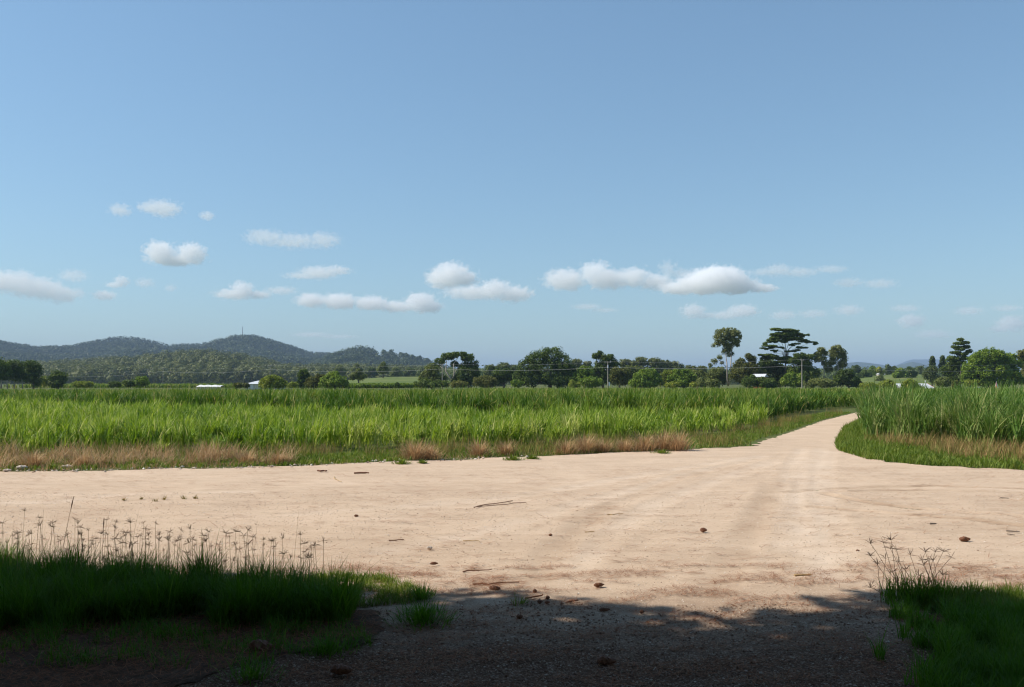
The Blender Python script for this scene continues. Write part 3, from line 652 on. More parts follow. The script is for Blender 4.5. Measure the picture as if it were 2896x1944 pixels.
inbare = lambda x, y: ~inside(VL, x, y) & ~inside(VR, x, y)
pebbles('gravel', [(-6,5.8),(6,5.8),(7,12.5),(-7,12.5)], 420, .006, .021, 'coarse loose gravel in the shaded foreground', lambda x, y: inbare(x, y) & (np.abs(x) < .62*y+.3) & (y < 11.6+1.2*vnoise(x, y, 3, 71, 3)), tb=.14)  # tree shade put into the stone colour: tint darker than on sunlit dirt
pebbles('fine_gravel', [(-14,10.5),(14,10.5),(16,24),(-16,24)], 120, .004, .015, 'fine scattered stones on the sunlit dirt', lambda x, y: inbare(x, y) & (np.abs(x) < .62*y+.3))
pebbles('rubble', [(x, y-.5) for x, y in EDGE[0:8]]+[(x, y+.55) for x, y in EDGE[7::-1]], 30, .02, .075, 'band of pale broken stones at the far edge of the dirt', lambda x, y: (np.abs(x) < .64*y+3) & (vnoise(x, y, 3, 72, 3) > -.1))
def litter(name, poly, dens, label, L=.13, w=.006, mask=None, zf=dirtz, m='needles', tb=.4, az=None):
    x, y = scatter(poly, dens)
    if mask is not None: k = mask(x, y); x, y = x[k], y[k]
    n = len(x); ll = L*rng.uniform(.4, 1.3, n)
    V, Fq, T = blades(x, y, zf(x, y)+.012+.012*rng.random(n), ll, w*rng.uniform(.7, 1.4, n), rng.uniform(1.35, 1.62, n), rng.normal(0, .15, n), 2, np.clip(rng.normal(tb, .25, n), 0, 1), az=None if az is None else rng.normal(0, az, n)+PI*rng.integers(0, 2, n))
    return obj(name, mesh_np(name, V, Fq, M[m], T), kind='stuff', label=label)
litter('pine_needles', [(-9,5.8),(9,5.8),(10,14.5),(-9,14.5)], 750, 'rust red fallen pine needles in drifts on the shaded gravel', .14, .0055, lambda x, y: (np.abs(x) < .62*y+.3) & (vnoise(x*.55, y*1.6, 1.3, 73, 4) > .0-.25*inside(VL, x, y)+.06*np.maximum(y-11.5, 0)))
litter('fallen_needles', [(-18,13),(20,13),(22,31),(-22,31)], 60, 'thin brown needle streaks blown across the sunlit dirt', .26, .010, lambda x, y: (np.abs(x) < .62*y+.3) & (vnoise(x*.28, y*2.2, 1.5, 74, 4) > .22), az=.4)
litter('needle_drift', pxpoly([(980,1600),(1300,1590),(1480,1640),(1500,1700),(1250,1720),(1000,1700)]), 330, 'rust brown needle drift at the tip of the left verge', .16, .007, lambda x, y: vnoise(x*.5, y*1.5, 1.0, 75, 4) > .02, az=.6)
litter('needle_drift', pxpoly([(2380,1640),(2560,1600),(2900,1610),(2900,1690),(2640,1680),(2470,1730),(2360,1720)]), 330, 'rust brown needle drift around the right verge corner', .16, .007, lambda x, y: vnoise(x*.5, y*1.5, 1.0, 76, 4) > .02, az=.6)
litter('leaf_mould', VL, 500, 'dark dead grass and needles covering the left verge', .16, .006, lambda x, y: (np.abs(x) < .64*y+.3) & (y < 11.3), lambda x, y: .06+x*0, tb=.25)

# ------------------------------------------------------------------ single small things on the dirt
def lumpy(name, g, L, r, rz, m, label, cat, group, seed, taper=.5):
    q = np.random.default_rng(seed); mb = MB(); nr, ns = 9, 10; V = []
    for i in range(nr):
        t = i/(nr-1); s = math.sin(PI*(.06+.88*t))**.6*(1-taper*(t-.3)*.9)
        for k in range(ns):
            a = 2*PI*k/ns+(i % 2)*PI/ns; rr = r*s*q.uniform(.78, 1.18)
            V.append(((t-.5)*L, rr*math.cos(a), rr*.9*math.sin(a)))
    Fc = [(i*ns+k, i*ns+(k+1) % ns, (i+1)*ns+(k+1) % ns, (i+1)*ns+k) for i in range(nr-1) for k in range(ns)]
    Fc += [tuple(range(ns))[::-1], tuple((nr-1)*ns+k for k in range(ns))]
    mb.add(V, Fc); o = mb.build(name, m, None, (g.x, g.y, r*.8+.012), label=label, cat=cat, group=group); o.rotation_euler = (0, 0, rz); return o
CONES = [(1990,1507,.13,.055,'brown pine cone alone in the middle of the open dirt'),(2729,1534,.2,.06,'largest pine cone, on the open dirt to the right'),
 (2426,1562,.06,.022,'tiny dark cone left of the tall seed-head tuft'),(1400,1673,.16,.045,'long pine cone lying just above the shade in the middle'),
 (1694,1663,.15,.04,'slim pine cone on the dirt right of the small cone trio'),(1513,1680,.06,.035,'small cone fragment, topmost of the little group'),
 (1527,1710,.07,.035,'small cone fragment, left one of the lowest two'),(1549,1698,.06,.035,'small cone fragment, right one of the group, middle height'),
 (1548,1711,.07,.03,'small cone fragment, right one of the lowest two'),(1008,1464,.09,.035,'dark cone on the dirt behind the left seed heads'),
 (1557,1518,.07,.028,'small dark cone left of the one in the open middle'),(1228,1600,.13,.03,'brown cone on the litter above the left verge tip'),
 (966,1912,.22,.065,'dark pine cone in the deep shade at the bottom left'),(1716,1885,.2,.06,'dark pine cone in the deep shade at the bottom middle'),
 (1710,1732,.14,.03,'pine cone on the sunlit stripe inside the shade'),(1470,1754,.08,.04,'small cone on the upper dappled stripe'),
 (738,1850,.24,.09,'bulky dark cone at the foot of the left verge'),(1816,1738,.06,.03,'tiny cone right of the pine cone on the sunlit stripe')]
for i, (px, py, L, r, lb) in enumerate(CONES):
    lumpy('pine_cone', G(px, py), L, r, rng.uniform(-.4, .4), M['cone'], lb, 'pine cone', 'pine cones fallen on the dirt', 100+i)
lumpy('pale_rock', G(62,1329), .36, .09, .1, M['rock'], 'largest pale rock at the far left edge of the dirt', 'rock', 'pale rocks at the far edge of the dirt', 7, .2)
lumpy('pale_rock', G(190,1325), .36, .07, .1, M['rock'], 'flat pale rock, second largest at the left dirt edge', 'rock', 'pale rocks at the far edge of the dirt', 8, .2)
lumpy('pale_rock', G(20,1336), .25, .06, .3, M['rock'], 'small pale rock at the extreme left dirt edge', 'rock', 'pale rocks at the far edge of the dirt', 9, .2)
lumpy('pale_rock', G(1215,1557), .1, .04, .3, M['rock'], 'single white pebble on the dirt in front of the left verge tip', 'rock', None, 10, .2)
def stick(x0, y0, x1, y1, r, m, label, bendy=.0, group='sticks lying on the dirt'):
    a, b = G(x0, y0), G(x1, y1); n = 6; pts = []
    for i in range(n):
        t = i/(n-1); p = a.lerp(b, t); pts.append((p.x+rng.normal(0, bendy), p.y+rng.normal(0, bendy), r*1.2+.02))
    mb = MB(); mb.tube(pts, [r*(1-.35*i/n)*rng.uniform(.85, 1.15) for i in range(n)], 6)
    return mb.build('stick', m, label=label, cat='stick', group=group)
stick(2247,1635,2294,1633,.018,M['wood'],'straight pale wooden stick lying on the dirt near the shade')
stick(2630,1487,2648,1487,.018,M['bark'],'short dark stick behind the right seed-head tuft')
stick(2846,1507,2884,1510,.016,M['bark'],'long dark stick at the right picture edge')
stick(2848,1515,2870,1518,.01,M['bark'],'thin twig just below the long dark stick')
stick(2828,1412,2853,1413,.012,M['bark'],'thin twig on the dirt by the upper right tyre tracks')
stick(1335,1440,1440,1421,.013,M['cone'],'long dark fallen branch on the middle of the dirt', .05)
stick(1340,1438,1480,1424,.008,M['cone'],'thin side branch beside the long dark fallen branch', .06)
stick(1000,1343,1044,1342,.03,M['cone'],'curled brown leaf stem near the far dirt edge', .05)
stick(900,1336,925,1337,.03,M['cone'],'short brown leaf stem left of the curled one', .04)
stick(945,1352,962,1365,.012,M['wood'],'pale bent straw standing out on the dirt', .03)
stick(1103,1534,1145,1532,.012,M['cone'],'reddish twig pointing at the small dark cone', .02)
stick(1305,1533,1360,1536,.008,M['wood'],'fine straw twig right of the reddish twig', .02)
stick(1350,1660,1460,1652,.012,M['cone'],'curved reddish twig above the long pine cone', .03)
stick(1490,1700,1535,1691,.014,M['cone'],'thick reddish twig beside the small cone trio', .02)
stick(1605,1711,1630,1705,.014,M['cone'],'short reddish bark curl left of the slim pine cone', .02)
stick(1310,1622,1400,1616,.01,M['cone'],'fine reddish twig above the curved one', .03)
stick(1650,1510,1680,1508,.01,M['wood'],'fine straw twig in the open middle of the dirt', .02)
stick(1716,1460,1760,1457,.01,M['wood'],'pale straw twig left of the wheel tracks', .02)

# ------------------------------------------------------------------ seed heads
def seedhead_mesh(name, n, r, up, q):
    mb = MB()
    for k in range(n):
        a = 2*PI*k/n+q.uniform(-.3, .3); e = up+q.uniform(-.75, .6); L = r*q.uniform(.75, 1.2)
        d = np.array([math.cos(a)*math.cos(e), math.sin(a)*math.cos(e), math.sin(e)])
        mb.tube([(0,0,0), d*L*.5+np.array([0,0,.04*r]), d*L+np.array([0,0,-.02*r])], [.002,.0032,.0012], 4)
    V = np.concatenate(mb.V); return mesh_np(name, V, mb.F, M['stalk'], np.full(len(V), q.uniform(.1, .6)))
def stem_mesh(name, h, lean, q, r=.0034):
    mb = MB(); pts = [(lean*t**1.6+q.normal(0, .002), q.normal(0, .002), h*t) for t in np.linspace(0, 1, 6)]
    mb.tube(pts, [r*(1-.35*t) for t in np.linspace(0, 1, 6)], 4); V = np.concatenate(mb.V)
    return mesh_np(name, V, mb.F, M['stalk'], np.full(len(V), q.uniform(.4, .95)))
protos = []
q = np.random.default_rng(5)
for i in range(5):
    e = empty('seed_stalk', (0, 0, -50), 'thin brown grass stalk topped by a star-shaped seed head rising from the left verge', 'grass stalk', 'seed-head stalks rising from the left verge')
    obj('stem', stem_mesh('stem', 1, [0,.05,-.06,.03,-.03][i], q), e)
    s = obj('seed_head', seedhead_mesh('seed_head', [9,12,11,8,13][i], .09, [.6,.75,.5,.9,.4][i], q), e); s.location = ([0,.05,-.06,.03,-.03][i], 0, 1)
    protos.append(e)
TOPS = [(8,1480),(62,1445),(98,1465),(108,1487),(142,1490),(163,1478),(212,1470),(235,1492),(120,1522),(172,1530),(215,1482),(255,1500),(330,1490),(318,1478),(372,1480),(398,1478),(412,1497),(40,1518),(12,1510),(60,1508),(275,1540),(292,1470),(440,1480),(455,1512),(512,1500),(536,1498),(545,1525),(500,1520),(470,1530),(430,1515),(405,1525),(385,1520),(365,1515),(350,1508),(310,1510),(600,1502),(575,1515),(590,1530),(560,1545),(640,1508),(655,1520),(663,1540),(672,1503),(690,1500),(702,1515),(735,1527),(740,1545),(715,1520),(850,1515),(858,1540),(888,1545),(915,1530),(865,1560),(780,1545),(775,1530),(820,1575),(620,1540),(525,1535),(480,1505),(418,1540),(345,1535),(225,1530),(190,1515),(25,1535)]
TOPS += [(float(rng.uniform(0, 900)), 0) for _ in range(70)]
TOPS = [(a_, b_ if b_ else 1500+.03*a_+rng.uniform(0, 75)) for a_, b_ in TOPS]
for i, (px, py) in enumerate(TOPS):
    gy = H*F/((1660+.045*px+rng.uniform(-8, 25))-HY); b = P(px, HY, gy); tz = P(px, py, gy).z
    o = protos[i] if i < 5 else dup(protos[int(rng.integers(5))])
    o.location = (b.x, b.y, .03); o.rotation_euler = (0, 0, rng.uniform(0, 2*PI)); h = tz-.03
    for ch in o.children:
        if ch.name.startswith('stem'): ch.scale = (1, 1, h)
        else: ch.location.z = h; ch.scale = (rng.uniform(.5, 1.0),)*3; ch.rotation_euler = (rng.normal(0, .35), rng.normal(0, .35), rng.uniform(0, 6))
def spike(px, py, pb, label, tilt):
    gy = H*F/(pb-HY); b = P(px, HY, gy); h = P(px, py, gy).z
    e = empty('seed_spike', (b.x-tilt, b.y, .03), label, 'grass stalk')
    qq = np.random.default_rng(int(px)); obj('stem', stem_mesh('stem', h, tilt, qq, .0038), e)
    mb = MB(); mb.tube([(tilt*.8, 0, h*.86), (tilt*.9, 0, h*.93), (tilt*1.02, 0, h*1.01)], [.003, .009, .002], 6); V = np.concatenate(mb.V)
    obj('seed_head', mesh_np('seed_head', V, mb.F, M['stalk'], np.full(len(V), .1)), e)
spike(208,1412,1672,'tallest grass stalk with one dense spike, above all the left seed heads', .2)
spike(294,1472,1676,'dark grass stalk with a thick upright spike, middle of the left verge', .03)
spike(368,1540,1678,'short stalk with a dark spike in the right half of the left verge', .06)
# the big tuft on the right
g0 = G(2590, 1712)
tuft = empty('seeding_tuft', (g0.x, g0.y, .03), 'tall tuft of seed-head stalks on the right verge corner', 'grass tuft')
RT = [(2462,1538,9),(2498,1535,7),(2520,1528,8),(2518,1552,7),(2535,1555,6),(2462,1573,9),(2505,1580,8),(2482,1595,9),(2540,1590,7),(2574,1570,6),(2617,1562,8),(2645,1562,6),(2668,1560,8),(2690,1577,6),(2608,1585,8),(2628,1585,6),(2640,1586,5),(2612,1600,7),(2562,1610,7),(2525,1618,9),(2598,1628,10),(2666,1626,11),(2462,1662,7),(2642,1660,7),(2538,1645,6),(2575,1650,5),(2560,1660,5),(2620,1650,6)]
for px, py, k in RT:
    yy = g0.y+rng.uniform(-.25, .25); t = P(px, py, yy); bx = rng.uniform(-.35, .35)+(t.x-g0.x)*.45
    top = np.array([t.x-g0.x, yy-g0.y, t.z-.03]); base = np.array([bx, yy-g0.y, 0]); mb = MB()
    mid = .5*(top+base)+np.array([(bx-top[0])*-.08, 0, .05]); mb.tube([base, base*.7+mid*.3+np.array([0,0,.02]), mid, top*.6+mid*.4+np.array([0,0,.01]), top], [.0036,.0034,.003,.0027,.0024], 4)
    V = np.concatenate(mb.V); obj('stem', mesh_np('stem', V, mb.F, M['stalk_dark'], np.full(len(V), rng.uniform(.3, .9))), tuft)
    sm_ = seedhead_mesh('seed_head', k, .095, .7, q); sm_.materials[0] = M['stalk_dark']; s = obj('seed_head', sm_, tuft, tuple(top)); s.rotation_euler = (0, rng.uniform(-.5, .5), rng.uniform(0, 6))
n = 500; a = rng.uniform(0, 2*PI, n); rr = .45*np.sqrt(rng.random(n))
V, Fq, T = blades(rr*np.cos(a), rr*np.sin(a)*.7, np.zeros(n),   .4*rng.uniform(.5, 1.2, n), .011*rng.uniform(.6, 1.4, n), np.abs(rng.normal(.15, .12, n)), np.abs(rng.normal(.5, .3, n)), 4, np.clip(rng.normal(.4, .2, n), 0, 1))
obj('leaf_base', mesh_np('leaf_base', V, Fq, M['lush'], T), tuft)

# ------------------------------------------------------------------ trees
FIELD = 'trees lining the far side of the cane field'
def tree(name, label, D, bx, lobes, key, rc=1.3, leaf=.62, per=48, cat='tree', group=FIELD, trunk=True, tm='bark', tr=.35, by=None, cover=1.0, flat=1.0, stems=None, tb=0, depth=.8):
    k = D/F; b = P(bx, by if by else HY, D); b.z = b.z if by else 0.0
    e = empty(name, b, label, cat, group)
    W_ = []
    for l in lobes:
        p = P(l[0], l[1], D)-b
        W_.append((p.x, rng.uniform(-.3, .3)*l[2]*k*depth, p.z, l[2]*k, l[2]*k*depth, l[3]*k))
    obj('crown', crown_mesh('crown', W_, rc, leaf, per, M['t_'+key], cover, flat, tb), e)
    if trunk:
        mb = MB(); zc = np.mean([w[2] for w in W_]); hz = max(.8, zc*.45)
        starts = stems or [[(bx, by or HY, 1), None]]
        if stems is None:
            f = np.array([0, 0, hz]); mb.tube([(0,0,-.3), (.05,0,hz*.5), f], [tr*1.25, tr, tr*.85], 8)
            for w in sorted(W_, key=lambda w: -w[3])[:9]:
                c = np.array(w[:3]); m_ = .5*(f+c)+np.array([rng.normal(0, .2), rng.normal(0, .2), -.12*abs(c[0])]); top = c+np.array([0,0,.25*w[5]])
                mb.tube([f-np.array([0,0,tr]), m_, top], [tr*.62, tr*.4, tr*.12], 6)
        else:
            for st in stems:
                pts = [np.array(P(x_, y_, D)-b)+np.array([0, dy_, 0]) for x_, y_, dy_ in st[0]]
                nn = len(pts); mb.tube(pts, [st[1]*.72*(1-.8*i/(nn-1)) for i in range(nn)], 7)
        mb.build('trunk', M[tm], e, smooth=True)
    return e
B = 'bush'; HG = 'bushes along the far edge of the cane field'
def bush(label, D, cx, cy, rx, ry, key, rc=.9, leaf=.5, per=40, group=HG, extra=(), by=None, tb=0, cover=1.15):
    return tree('bush', label, D, cx, [(cx,cy,rx,ry)]+list(extra), key, rc, leaf, per, 'bush', group, trunk=False, by=by, cover=cover, tb=tb)

# far left
tree('tall_tree','dark tree with bare pale stems cut by the left picture edge',300,2,[(-30,1030,34,30),(6,1035,26,22),(-10,1060,34,20),(20,1060,18,18)],'dark',tm='palebark',stems=[([(3,1100,0),(4,1070,0),(2,1040,0)],.4),([(16,1100,1),(14,1072,1),(12,1045,1)],.3)])
tree('dark_tree','dark tree second from the left edge with slender pale stems',305,45,[(45,1038,28,20),(35,1060,26,20),(60,1062,22,20),(25,1045,20,16)],'dark',tm='palebark',stems=[([(40,1100,0),(42,1070,0),(45,1045,0)],.3),([(64,1100,0),(62,1075,0),(58,1050,0)],.22)])
tree('dark_tree','dark rounded tree ending the group at the far left',310,95,[(85,1035,24,16),(100,1048,22,22),(105,1075,20,22),(78,1065,24,24)],'dark')
bush('pale green thicket between the left dark group and the round dark tree',330,125,1080,14,16,'yellow')
tree('round_tree','round dark green tree behind the leftmost thin pole',330,164,[(164,1068,26,20),(160,1085,26,14),(150,1074,18,16)],'dark',rc=1.0)
bush('low wide yellow-topped bush alone in the left field',320,236,1087,27,9,'yellow',rc=.8,extra=[(222,1088,16,8),(250,1088,14,8)])
bush('small dark bush left of the paired bushes in the left field',320,325,1088,18,9,'dark',rc=.7,tb=.15)
bush('dark bush, left of the paired bushes in the left field',320,362,1085,17,11,'dark',rc=.7,tb=.2)
bush('taller green bush, right of the paired bushes in the left field',322,402,1080,24,16,'green',rc=.8,extra=[(388,1086,22,10)])
# around the left house
bush('brown-green bush left of the small white house',300,672,1092,14,9,'brown',rc=.7,group='bushes around the small white house')
bush('brownish bush touching the left wall of the small white house',300,695,1092,10,9,'brown',rc=.6,group='bushes around the small white house')
bush('spreading garden tree hiding the roof of the small white house',292,768,1080,34,16,'yellow',rc=.8,group='bushes around the small white house',extra=[(748,1086,18,12),(795,1087,20,12),(770,1070,22,8),(768,1092,34,8),(742,1093,10,8)])
bush('low yellow bush right of the small white house',300,828,1090,16,9,'yellow',rc=.7,group='bushes around the small white house')
tree('dark_tree','narrow dark tree standing behind the left end of the three bushes',310,856,[(858,1060,17,16),(854,1080,17,18),(866,1070,12,16)],'dark',rc=.9)
tree('rounded_tree','brown-green rounded tree in the middle of the left three',308,888,[(892,1080,26,18),(880,1088,18,12),(905,1068,16,10)],'brown',rc=.9,tb=.1)
tree('bright_bush_tree','broad bright green bushy tree with pale leaf clusters, right of the left three',300,948,[(945,1078,36,18),(925,1088,24,11),(968,1085,20,14),(942,1062,20,10)],'green',rc=.9,tb=.15)
tree('small_tree','small open tree with visible forked trunk before the paddock',340,1014,[(1012,1058,17,10),(1000,1066,14,10),(1026,1066,14,10),(1016,1050,10,6)],'olive',rc=.8,by=1088,tr=.3)
tree('paddock_tree','lone tree casting a shadow across the paddock',560,1083,[(1083,1040,15,12),(1078,1050,13,9),(1092,1047,12,10),(1084,1030,9,6)],'olive',rc=1.4,leaf=.9,by=1071,tr=.4,group=None)
bush('long low green hedge below the paddock',330,1060,1091,75,6,'green',rc=.6,group=None,extra=[(1130,1091,50,6),(1000,1092,40,6)])
bush('tiny dark bush in front of the paddock hedge',318,1124,1089,7,6,'dark',rc=.5,group=None)
for i,(x,y,r,D,lb) in enumerate([(960,1048,26,780,'distant tree on the left of the paddock skyline'),(1050,1052,22,800,'distant tree just left of the lone paddock tree'),(1120,1054,24,790,'distant rounded tree right of the lone paddock tree'),(1160,1055,24,800,'distant tree at the right end of the paddock'),(1010,1045,20,820,'distant tree behind the small forked tree'),(1195,1056,22,780,'distant tree behind the left side of the spreading tree')]):
    tree('distant_tree',lb,D,x,[(x,y-4,r*.6,12),(x-8,y+4,r*.55,11),(x+8,y+4,r*.55,11)],'forest' if i%2 else 'olive',rc=1.8,leaf=1.2,per=36,group='distant trees beyond the paddock',tr=.3,by=1075,trunk=False)
# spreading tree and neighbours
tree('spreading_tree','wide umbrella-crowned tree with pale forked limbs behind the second pole',330,1288,[(1268,1008,22,12),(1298,1004,28,10),(1322,1014,22,13),(1340,1034,15,15),(1245,1022,17,11),(1318,1040,26,16),(1285,1030,16,8),(1230,1040,18,12)],'dark',rc=1.0,tm='palebark',cover=.85,tb=.12,
     stems=[([(1280,1096,-1),(1276,1070,-3),(1262,1050,-3),(1264,1020,-1)],.55),([(1278,1080,-2),(1286,1060,-3),(1284,1030,-2),(1296,1010,0)],.42),([(1284,1062,-2),(1292,1046,-2),(1310,1022,0),(1325,1012,0)],.3),([(1268,1056,-2),(1250,1040,-2),(1236,1028,0)],.25)])
tree('vine_tree','ragged olive tree smothered in creeper left of the spreading tree',322,1222,[(1222,1052,24,18),(1208,1068,26,20),(1235,1075,30,20),(1215,1040,14,10)],'olive',rc=1.0,tb=-.05)
bush('sprawling green bush at the foot of the ragged creeper tree',312,1195,1085,26,14,'dark',extra=[(1215,1090,30,9)],tb=.15)
tree('dark_tree','dark full tree closing the right side under the spreading tree',328,1325,[(1322,1060,32,24),(1345,1055,16,22),(1300,1075,28,20),(1335,1080,24,16)],'dark',rc=1.1)
bush('dark bush directly below the second pole',308,1245,1088,30,11,'dark',tb=.05)
bush('brownish bush in front of the spreading tree trunk',306,1300,1088,30,11,'brown',tb=.15)
bush('rounded brown-green bush right of the spreading tree',312,1370,1080,36,18,'brown',extra=[(1390,1086,20,13)],tb=.1)
for i,(x,y,r,lb) in enumerate([(1388,1042,20,'grey-green far gum just right of the spreading tree'),(1424,1036,22,'grey-green far gum with the tallest crown left of the big dark tree'),(1454,1042,20,'grey-green far gum touching the big dark tree'),(1408,1062,24,'lower grey-green far gum between the two dark masses')]):
    tree('gum_tree',lb,560,x,[(x,y,r,10),(x-7,y+14,r*.8,12),(x+7,y+18,r*.8,12),(x,y+32,r,14)],'forest',rc=1.5,leaf=.9,per=40,group='far gums left of the big dark tree',tr=.3,tb=.15)
tree('big_dark_tree','largest dark domed tree in the middle of the tree line',320,1555,[(1562,1004,38,24),(1520,1020,36,26),(1592,1030,32,28),(1490,1048,34,34),(1550,1050,55,34),(1610,1055,26,34),(1510,1075,46,24),(1585,1078,50,22),(1470,1070,22,24)],'dark',rc=1.3,tr=.7,tb=.02)
bush('leafy bush under the left end of the big dark tree',306,1462,1086,18,12,'green',tb=-.1)
tree('olive_tree','olive tree between the big dark tree and the double-topped tree',318,1652,[(1655,1052,26,16),(1645,1070,30,22),(1670,1080,28,18)],'green',rc=1.0,tb=-.05)
tree('double_topped_tree','dark tree with a high round head and a lower one behind the third pole',330,1705,[(1692,1004,16,11),(1684,1010,10,8),(1712,1016,17,14),(1728,1012,12,10),(1738,1030,16,16),(1705,1038,28,18),(1690,1055,26,20),(1720,1065,28,24)],'dark',rc=1.0,tr=.45,tb=.08)
bush('bright green bush left of the third pole',304,1625,1090,18,8,'yellow',extra=[(1618,1083,8,9)])
bush('green bush between the olive tree and the third pole',308,1672,1082,36,16,'green',tb=-.1)
tree('brown_tree','brown-green dense tree right of the third pole',316,1752,[(1752,1052,26,16),(1745,1072,24,22),(1764,1075,20,20)],'brown',rc=1.0)
for i,(x,y,r,lb) in enumerate([(1632,1024,18,'far gum showing over the right shoulder of the big dark tree'),(1660,1028,14,'far gum left of the double-topped tree'),(1768,1024,17,'far gum first in the row right of the double-topped tree'),(1790,1028,15,'far gum second in the row right of the double-topped tree'),(1815,1018,19,'far gum with the highest crown of the row'),(1850,1021,20,'far gum with a flat crown right of the highest one'),(1880,1026,18,'far gum in the right half of the row'),(1906,1030,15,'far gum last in the row before the gap'),(1926,1038,9,'small far gum standing alone in the gap'),(1955,1042,18,'low far gum left of the tall pale-trunked gum'),(1985,1043,16,'low far gum nearest the tall pale-trunked gum'),(1945,1052,22,'low grey far gum below the skyline gap')]):
    tree('gum_tree',lb,520,x,[(x,y,r,8),(x-r*.4,y+9,r*.7,8),(x+r*.4,y+11,r*.7,9),(x,y+26,r*1.1,14),(x,y+44,r*1.1,14)],'gum' if i not in (8,11) else 'forest',rc=1.3,leaf=.8,per=40,group='row of far gums behind the tree line',tm='palebark',tr=.28,tb=-.12)
tree('bright_tree','bright green spreading bush-tree in the right middle of the tree line',308,1838,[(1832,1058,30,16),(1818,1072,34,20),(1848,1074,30,20),(1800,1084,26,14),(1825,1086,40,12)],'green',rc=1.0,tr=.3)
tree('dark_tree','dark rounded tree closing the gap left of the big dark tree',330,1425,[(1418,1058,28,18),(1440,1064,26,20),(1405,1074,24,18)],'dark',rc=1.1)
tree('olive_tree','dull olive tree behind the third pole gap, lower than the double-topped tree',334,1790,[(1785,1050,26,16),(1800,1062,26,20)],'olive',rc=1.1)
tree('olive_tree','dull olive tree standing in the low gap left of the tall gum',332,1972,[(1968,1062,26,16),(1985,1070,24,18)],'olive',rc=1.1)
bush('yellow-green shrub filling the gap right of the bright bush-tree',312,1888,1064,22,18,'yellow',extra=[(1880,1084,20,14)],tb=-.1)
tree('green_tree','green bushy tree left of the low gum saplings',310,1930,[(1928,1056,28,16),(1915,1072,28,16),(1945,1070,24,18),(1930,1084,34,12)],'green',rc=1.0,tb=-.05)
bush('pale leafy bush low in front of the green bushy tree',302,1900,1090,22,9,'yellow',tb=.1)
bush('bright grass-green shrub left of the tall gum',304,1962,1090,13,9,'yellow',tb=.2)
bush('rounded olive shrub, left of two below the tall gum',304,1988,1082,24,16,'olive',tb=-.1)
bush('rounded pale shrub, right of two below the tall gum',300,2018,1085,22,14,'olive',tb=.05)
tree('olive_tree','grey-olive tree just behind the tall gum trunk',330,2032,[(2030,1055,26,16),(2045,1070,22,20),(2015,1070,18,18)],'olive',rc=1.0)
# tall gum
tree('tall_gum','tall gum with a high rounded crown and pale forked trunk',316,2057,[(2058,944,36,18),(2042,954,26,22),(2078,956,21,24),(2062,968,28,16),(2032,972,14,11),(2055,985,18,13),(2088,974,9,10),(2064,1002,13,9),(2046,996,9,8),(2020,978,8,5),(2020,1022,11,9),(2036,1012,11,8),(2008,1034,8,8),(2042,1026,8,5)],'gum',rc=.7,leaf=.45,per=34,tm='palebark',cover=.66,tb=.02,
     stems=[([(2057,1092,-1),(2053,1070,-2),(2052,1030,-2),(2050,1000,-1),(2042,960,0)],.42),([(2057,1090,-1),(2062,1072,-2),(2063,1030,-2),(2066,1000,-1),(2078,955,0)],.5),([(2064,1010,-1),(2060,985,0),(2060,950,0)],.22),([(2052,1040,-1),(2038,1022,-1),(2020,1018,0)],.14),([(2058,1010,0),(2070,985,0),(2085,975,0)],.15)])
tree('dark_tree','dark mass with a small pointed top right of the tall gum',312,2120,[(2118,1010,13,9),(2128,1018,14,12),(2096,1024,18,10),(2085,1035,16,12),(2112,1044,44,20),(2090,1062,30,22),(2130,1066,40,24)],'brown',rc=1.0,tb=-.02)
tree('dark_tree','dark green tree shading the white roof below the flat-topped tree',326,2175,[(2172,1030,30,14),(2195,1045,34,18),(2160,1050,26,16),(2215,1060,30,26),(2190,1080,40,18)],'dark',rc=1.1)
bush('dark shrubs below the white roof',295,2150,1084,30,15,'dark',extra=[(2118,1082,24,16),(2178,1088,26,16),(2140,1080,14,13),(2166,1081,10,11),(2128,1067,9,8),(2156,1073,10,7)],tb=.1)
# flat-topped tree
PL = [(2217,934,36,6),(2196,945,24,5),(2240,942,26,5),(2271,948,17,5),(2196,964,26,6),(2235,957,34,6),(2293,968,18,4),(2308,973,9,2.5),(2268,962,20,5),(2175,979,27,5),(2158,985,13,4),(2250,973,17,4),(2268,984,22,4.5),(2208,983,12,4),(2240,994,17,4),(2190,992,14,3.5),(2164,1005,20,5),(2184,1014,26,5),(2160,1013,15,4),(2255,1003,14,4),(2215,1012,26,5),(2210,1024,24,5)]
PL0 = PL; PL = []
for (x_, y_, rx_, ry_) in PL0:
    PL.append((x_, y_, rx_*.8, ry_*.5))
    for j_ in range(max(2, int(rx_/6))):
        PL.append((x_+rng.uniform(-.85, .85)*rx_, y_+rng.normal(0, 2.6)+abs(rng.normal(0, 1.5)), rx_*rng.uniform(.3, .55), ry_*rng.uniform(.35, .7)))
PL += [(2220,947,36,8),(2248,958,26,6),(2194,956,18,6),(2180,1009,24,6),(2220,1016,24,7)]
def br(x, y, r, z=0): return ([(2221,1030,0),(2222+.15*(x-2222),1000+.2*(y-1000),0),(.5*(2222+x),.5*(y+12)+.5*985,z),(x,y+2,z)],r)
tree('flat_topped_tree','tall tree with flat layered plates of foliage and fine bare limbs',318,2221,PL,'dark',rc=.48,leaf=.42,per=20,flat=.42,cover=1.5,tb=.22,tr=.3,
     stems=[([(2221,1095,0),(2221,1050,0),(2222,1000,0),(2219,940,0)],.45)]+[br(x,y,.17,rng.uniform(-1,1)) for x,y in [(2196,945),(2240,942),(2271,948),(2293,968),(2175,979),(2158,985),(2268,984),(2196,964),(2164,1005),(2184,1014),(2250,973)]])
